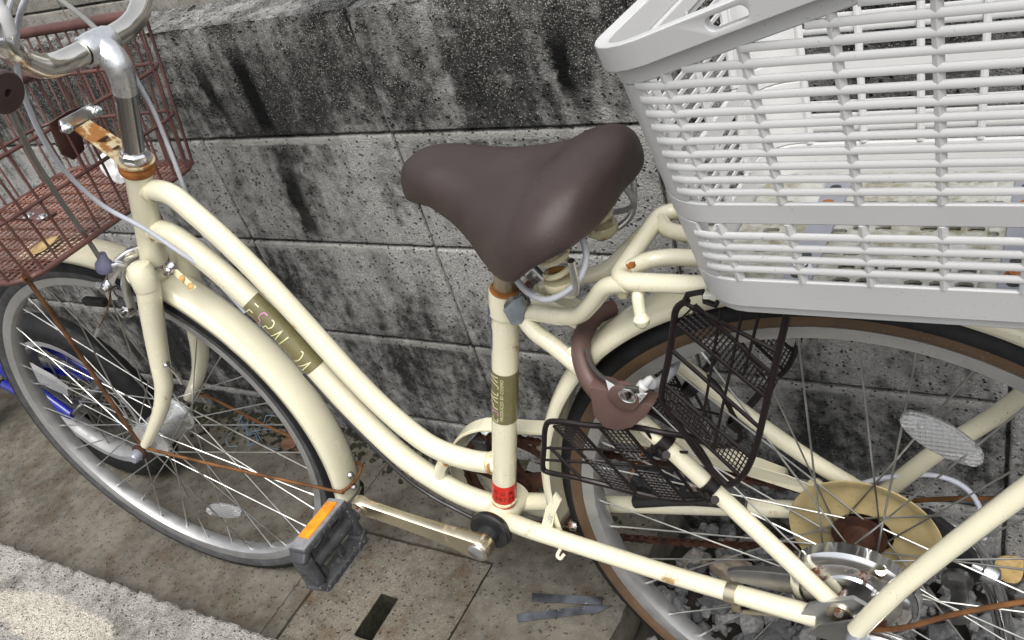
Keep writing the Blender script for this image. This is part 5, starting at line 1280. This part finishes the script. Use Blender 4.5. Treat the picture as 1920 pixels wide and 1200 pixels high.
for k in range(nl):
    s_ = cum[-1]*k/nl
    while cum[i+1] < s_: i += 1
    p, q = path[i], path[(i+1) % len(path)]; f = (s_-cum[i])/max(1e-6, cum[i+1]-cum[i]); c_ = p.lerp(q, f); t = (q-p).normalized()
    mw = Matrix.Translation((c_.x, .0452, c_.z)) @ Matrix.Rotation(-math.atan2(t.z, t.x), 4, 'Y') @ Matrix.Diagonal((1, 1.0 if k % 2 else .7, 1, 1))
    if lm_ is None: lm_ = sub('link', link_mesh(), 'rust_dark', chain, smooth=False); lm_.matrix_local = mw
    else: dup(lm_, chain, mw)
# chain case: top cover strip and the ring round the chainring
bm = bmesh.new(); cc_ = V((bbx, 0, bbz)); RO = .104
cpath = [cc_+V((cos(radians(a))*RO, 0, sin(radians(a))*RO)) for a in range(205, 95, -8)] + [V(p) for p in ((-0.3862, 0.0450, 0.0741), (-0.3105, 0.0450, 0.0824), (-0.2415, 0.0450, 0.0833), (-0.1777, 0.0450, 0.0784), (-0.1181, 0.0450, 0.0672), (-0.0785, 0.0450, 0.0545))]
rows = []
for p in catmull(cpath, 3): rows.append([bm.verts.new((p.x, yy, p.z+dz)) for yy, dz in ((.034, -.004), (.036, 0), (.056, .001), (.060, -.004), (.061, -.020))])
for a, b in zip(rows, rows[1:]):
    for k in range(4): bm.faces.new((a[k], b[k], b[k+1], a[k+1]))
cs = part('chain_case', bm, 'cream'); md = cs.modifiers.new('t', 'SOLIDIFY'); md.thickness = .0014
bm = bmesh.new(); prism(bm, [(-0.2027, 0.0300, 0.0873), (-0.1127, 0.0300, 0.0774), (-0.0705, 0.0300, 0.0704), (-0.0261, 0.0340, 0.0496), (-0.0460, 0.0340, 0.0404), (-0.1162, 0.0340, 0.0570), (-0.2074, 0.0340, 0.0681)], (0, .0015, 0)); sub('tail_plate', bm, 'cream', cs, smooth=False)
sub('inner_ring', lt((bbx, .0585, bbz), (0, 1, 0), [(0, .060), (0, .076), (.0015, .076), (.0015, .060)], 48, closed=True, a0=.0, a1=2*pi), 'cream', cs)
sub('screw', lt((-0.4574, 0.0400, 0.0612), (0, -.6, 1), [(0, .0075), (.002, .007), (.003, .004), (.003, 0)], 14), 'chrome', cs)
sub('screw', lt((-0.0491, 0.0580, 0.0323), (0, -1, .4), [(0, .010), (.003, .0095), (.004, .005), (.004, 0)], 14), 'cream_rust', cs)
sub('clip', gb(V((-0.4723, 0.0450, 0.0302))-V((.012, .01, .02)), V((-0.4723, 0.0450, 0.0302))+V((.010, .01, .012)), r=.003), 'black', cs)
sub('stay_guard', tb([(-0.2669, 0.0400, -0.0233), (-0.1911, 0.0460, -0.0072), (-0.1280, 0.0500, -0.0053)], .0085, 8, 3), 'black', cs)

# ---- rear drum brake, rear stand, derailleur
bm = bmesh.new(); lathe(bm, (.006, -.034, -.004), (0, -1, 0), [(0, .030), (0, .060), (.003, .0625), (.016, .0625), (.018, .0600), (.020, .0560), (.021, .050), (.017, .047), (.017, .034), (.021, .031), (.022, .018), (.022, 0)], 52)
drm = part('drum_brake', bm, 'chrome')
sub('brake_plate', lt((.006, -.0515, -.004), (0, -1, 0), [(0, .048), (.0015, .046), (.0025, .036), (.001, .034), (.001, .02)], 44), 'chrome_rust', drm)
sub('band', lt((.006, -.034, -.004), (0, -1, 0), [(.002, .0630), (.002, .0648), (.014, .0648), (.014, .0630)], 26, a0=radians(200), a1=radians(380), uref=(1, 0, 0)), 'alu', drm)
sub('bolt', lt((0.0346, -0.0450, 0.0371), (.2, -.6, .8), [(-.010, .0085), (.003, .0085), (.004, .0055), (.012, .0055), (.012, 0)], 14), 'chrome_gold', drm)
sub('reaction_arm', tb([(-.045, -.046, -.004), (-.075, -.048, -.004), (-.105, -.050, -.006), (-.118, -.052, -.008)], [.017, .014, .0105, .008], 8, 4, up=(0, 0, 1), prof=BARS), 'steel', drm)
u = (V(nc[5])-V(nc[4])).normalized(); c_ = V((-0.1156, -0.0580, -0.0294))
sub('clip', lt(c_, u, [(-.006, .0108), (-.006, .0122), (.006, .0122), (.006, .0108)], 22), 'chrome_gold', drm)
sub('clip_tab', gb(c_+V((-.004, -.002, -.030)), c_+V((.006, .002, -.010)), r=.001), 'chrome_gold', drm)
sub('brake_rod', tb([(-0.1058, -0.0600, -0.0554), (-0.0724, -0.0620, -0.0448), (-0.0322, -0.0660, -0.0368)], .0028, 8, 3), 'chrome_gold', drm)
ax_ = part('axle_nut', lt((.020, -.080, -.010), (0, -1, 0), [(0, .0125), (.003, .0125), (.004, .010), (.030, .0098), (.034, .0082), (.034, 0)], 20), 'grey_plate')
sub('washer', lt((.0, -.073, -.004), (0, -1, 0), [(0, .006), (0, .0125), (.003, .0125), (.003, .006)], 20), 'chrome_gold', ax_)
bm = bmesh.new()
tube(bm, [(.012, -.080, -.016), (.055, -.086, -.020), (.095, -.094, -.050), (.125, -.105, -.14), (.140, -.115, -.26), (.145, -.118, -.305)], [.010, .0115, .0115, .011, .010, .010], 12, 5)
stn = part('stand', bm, 'chrome')
sub('leg', tb([(.012, .080, -.016), (.055, .086, -.020), (.095, .094, -.050), (.125, .105, -.14), (.140, .115, -.26), (.145, .118, -.305)], .0105, 12, 5), 'chrome', stn)
sub('cross_tube', tb([(.145, -.118, -.308), (.165, -.08, -.318), (.170, 0, -.320), (.165, .08, -.318), (.145, .118, -.308)], .0100, 12, 4), 'chrome', stn)
bm = bmesh.new(); prism(bm, [(-.03, -.081, -.035), (.02, -.081, -.040), (.055, -.081, -.028), (.06, -.081, -.008), (.01, -.081, .000), (-.02, -.081, -.018)], (0, -.003, 0), .0008); sub('stand_plate', bm, 'steel', stn)
# derailleur
c_ = V((0.0814, 0.0750, -0.0331))
bm = bmesh.new(); prism(bm, [(0.0343, 0.0750, -0.0042), (0.0608, 0.0750, -0.0018), (0.0866, 0.0750, -0.0235), (0.1074, 0.0750, -0.0591), (0.1181, 0.0750, -0.0898), (0.0920, 0.0750, -0.1068), (0.0760, 0.0750, -0.0768), (0.0630, 0.0750, -0.0380)], (0, .010, 0), .002)
der = part('derailleur', bm, 'black')
sub('guard_hoop', tb([(0.0151, 0.0780, 0.0061), (0.0385, 0.0820, -0.0062), (0.0620, 0.0850, -0.0117), (0.0828, 0.0850, -0.0350), (0.0961, 0.0840, -0.0638), (0.1020, 0.0800, -0.0876)], .0030, 10, 5), 'chrome', der)
sub('adjuster', merge((lathe, ((0.1172, 0.0700, -0.0691), (1, -.2, -.35), [(-.014, .004), (-.004, .005), (-.002, .0105), (.006, .0110), (.012, .009), (.015, .004), (.015, 0)], 16), {})), 'alu', der)
for q, r in (((0.0908, 0.0620, -0.0818), .016), ((0.0882, 0.0620, -0.1377), .016)): 
    sub('jockey_wheel', merge((lathe, (q, (0, -1, 0), [(-.003, .004), (-.003, r), (.003, r), (.003, .007), (.005, .006), (.005, 0)], 22), {})), 'steel', der)
sub('cage', tb([(0.0912, 0.0580, -0.0745), (0.0939, 0.0580, -0.1040), (0.0886, 0.0580, -0.1345)], .009, 8, 3, prof=BARS, up=(1, 0, 0)), 'steel', der)
sub('shift_housing', tb([(-0.0174, 0.0660, 0.0283), (0.0094, 0.0720, 0.0410), (0.0401, 0.0800, 0.0468), (0.0703, 0.0850, 0.0468), (0.0954, 0.0850, 0.0355), (0.1100, 0.0800, 0.0130), (0.1145, 0.0750, -0.0242)], .0028, 10, 6), 'cable_white', der)
sub('rusty_plate', gb(V((0.0937, 0.0600, -0.1065))-V((.004, .002, .018)), V((0.0937, 0.0600, -0.1065))+V((.004, .002, .018)), r=.001), 'rust', der)

# ================================================================== LITTER IN THE FRONT BASKET
def bw(p): return bike.matrix_world @ (V(p)+BO)
q = bw((-0.9423, -0.0893, 0.3980)); leaf('dry_leaf', q+V((0, 0, .003)), .045, (.05, -.1, 1.0), 'small tan dry leaf lying in the front wire basket', 'leaf', .12)
random.seed(4); bm = bmesh.new(); bmesh.ops.create_icosphere(bm, subdivisions=3, radius=.022)
for v_ in bm.verts: v_.co = V((v_.co.x*.8, v_.co.y*.8, v_.co.z*1.3))*(1+nz(v_.co, 60, .45)+nz(v_.co, 150, .2))
cp = obj('crumpled_paper', bm, 'foil', smooth=False, loc=bw((-1.0112, 0.1034, 0.4100))); tag(cp, 'crumpled white paper scrap in the front basket beside the head tube', 'paper')

# ================================================================== BLUE CHILD'S BICYCLE behind the front wheel
kid = bpy.data.objects.new('child_bicycle', None); COL.objects.link(kid); kid.location = (-.83, -.21, 0)
tag(kid, "child's small blue bicycle with a training wheel behind the front wheel", 'bicycle')
def kpart(name, bm, m, **k): return obj(name, bm, m, kid, **k)
KR = .212
def kwheel(x):
    bm = lt((x, 0, KR), (0, 1, 0), [(-.020, .162), (-.019, .150), (-.012, .143), (0, .141), (.012, .143), (.019, .150), (.020, .162), (.016, .164), (-.016, .164)], 72, closed=True, uref=(1, 0, 0))
    rm = kpart('wheel', bm, 'dull_rim')
    pr = [(-.018, .160), (-.024, .172), (-.026, .186), (-.022, .200), (-.012, .209), (0, .212), (.012, .209), (.022, .200), (.026, .186), (.024, .172), (.018, .160)]
    rings = []
    bm = bmesh.new(); rings = lathe(bm, (x, 0, KR), (0, 1, 0), pr, 120, uref=(1, 0, 0))
    for k, rg in enumerate(rings):
        if k % 3 == 0:
            for i in (3, 4, 6, 7): d = (V((rg[i].co.x-x, 0, rg[i].co.z-KR))).normalized(); rg[i].co -= d*.0025
    sub('tyre', bm, 'rubber', rm)
    sub('hub', lt((x, 0, KR), (0, 1, 0), [(-.05, 0), (-.05, .006), (-.03, .006), (-.028, .02), (-.024, .02), (-.022, .012), (.022, .012), (.024, .02), (.028, .02), (.03, .006), (.05, .006), (.05, 0)], 20), 'steel', rm)
    sp_ = None
    for i in range(20):
        a = 2*pi*i/20; s_ = 1 if i % 2 else -1
        mw = Matrix.Translation((x, 0, KR)) @ Matrix.Rotation(a, 4, 'Y') @ Matrix.Diagonal((1, s_, 1, 1))
        if sp_ is None: sp_ = sub('spoke', tb([(.010, .026, .016), (.146, .004, 0)], .0014, 6, 1), 'steel', rm); sp_.matrix_local = mw
        else: dup(sp_, rm, mw)
    return rm
kwheel(0); kwheel(-.70)
kf = kpart('frame', tb([(-.23, 0, .24), (-.30, 0, .40), (-.33, 0, .50)], .016, 14, 1), 'blue')
for pts, r in (([(-.23, 0, .24), (-.40, 0, .36), (-.55, 0, .50)], .017), ([(-.31, 0, .42), (-.45, 0, .47), (-.55, 0, .53)], .014), ([(-.57, 0, .46), (-.54, 0, .58)], .019)): sub('tube', tb(pts, r, 14, 4), 'blue', kf)
for s_ in (-1, 1):
    sub('chain_stay', tb([(-.23, s_*.03, .24), (-.10, s_*.045, .225), (.0, s_*.05, KR)], .010, 12, 3), 'blue', kf)
    sub('seat_stay', tb([(-.31, s_*.02, .42), (-.15, s_*.040, .32), (.0, s_*.05, KR)], .009, 12, 3), 'blue', kf)
    sub('fork_blade', tb([(-.57, s_*.03, .45), (-.66, s_*.045, .34), (-.70, s_*.045, KR)], .011, 12, 3), 'blue', kf)
gl = kpart('grey_guard', tb([(-.16, -.034, .330), (-.09, -.036, .318), (-.02, -.036, .285), (.02, -.036, .262)], [.008, .018, .018, .012], 10, 4, up=(0, 0, 1), prof=[(1, .3), (-1, .3), (-1, -.3), (1, -.3)]), simple('translucent_grey', (.28, .28, .28), .35))
# training wheel, raised on its bracket on the wall side
tc = V((-1.1137, -0.1391, 0.0520))-V((-.83, -.21, 0))
tw = kpart('training_wheel', lt(tc, (.25, 1, -.12), [(-.016, 0), (-.016, .022), (-.014, .028), (-.018, .036), (-.018, .046), (-.010, .052), (.010, .052), (.018, .046), (.018, .036), (.014, .028), (.016, .022), (.016, 0)], 40), 'rubber')
sub('bracket', tb([(-.16, .04, .22), tc+V((.05, -.02, .09)), tc+V((.02, -.02, .03)), tc+V((0, -.02, 0))], .010, 8, 4, up=(1, 0, 0), prof=BARS), 'blue', tw)
sub('bolt', lt(tc+V((0, -.016, 0)), (0, -1, 0), [(0, .009), (.008, .008), (.010, .004), (.014, .004), (.014, 0)], 12), 'alu', tw)
kh = kpart('handlebar', tb([(-.50, -.22, .74), (-.53, -.18, .75), (-.55, -.08, .66), (-.54, 0, .62), (-.55, .08, .66), (-.53, .18, .75), (-.50, .22, .74)], .011, 12, 4), 'chrome')
sub('stem', tb([(-.54, 0, .57), (-.54, 0, .62)], .013, 12, 1), 'chrome', kh)
ks = kpart('saddle', gb((-.45, -.055, .545), (-.23, .055, .590), (3, 3, 2), .02), 'black')
sub('seat_post', tb([(-.325, 0, .48), (-.34, 0, .56)], .012, 12, 1), 'chrome', ks)
kc = kpart('crank', tb([(-.23, .075, .24), (-.18, .085, .16)], .008, 10, 1), 'chrome')
sub('pedal', gb((-.215, .09, .148), (-.155, .155, .170), r=.004), 'black', kc)
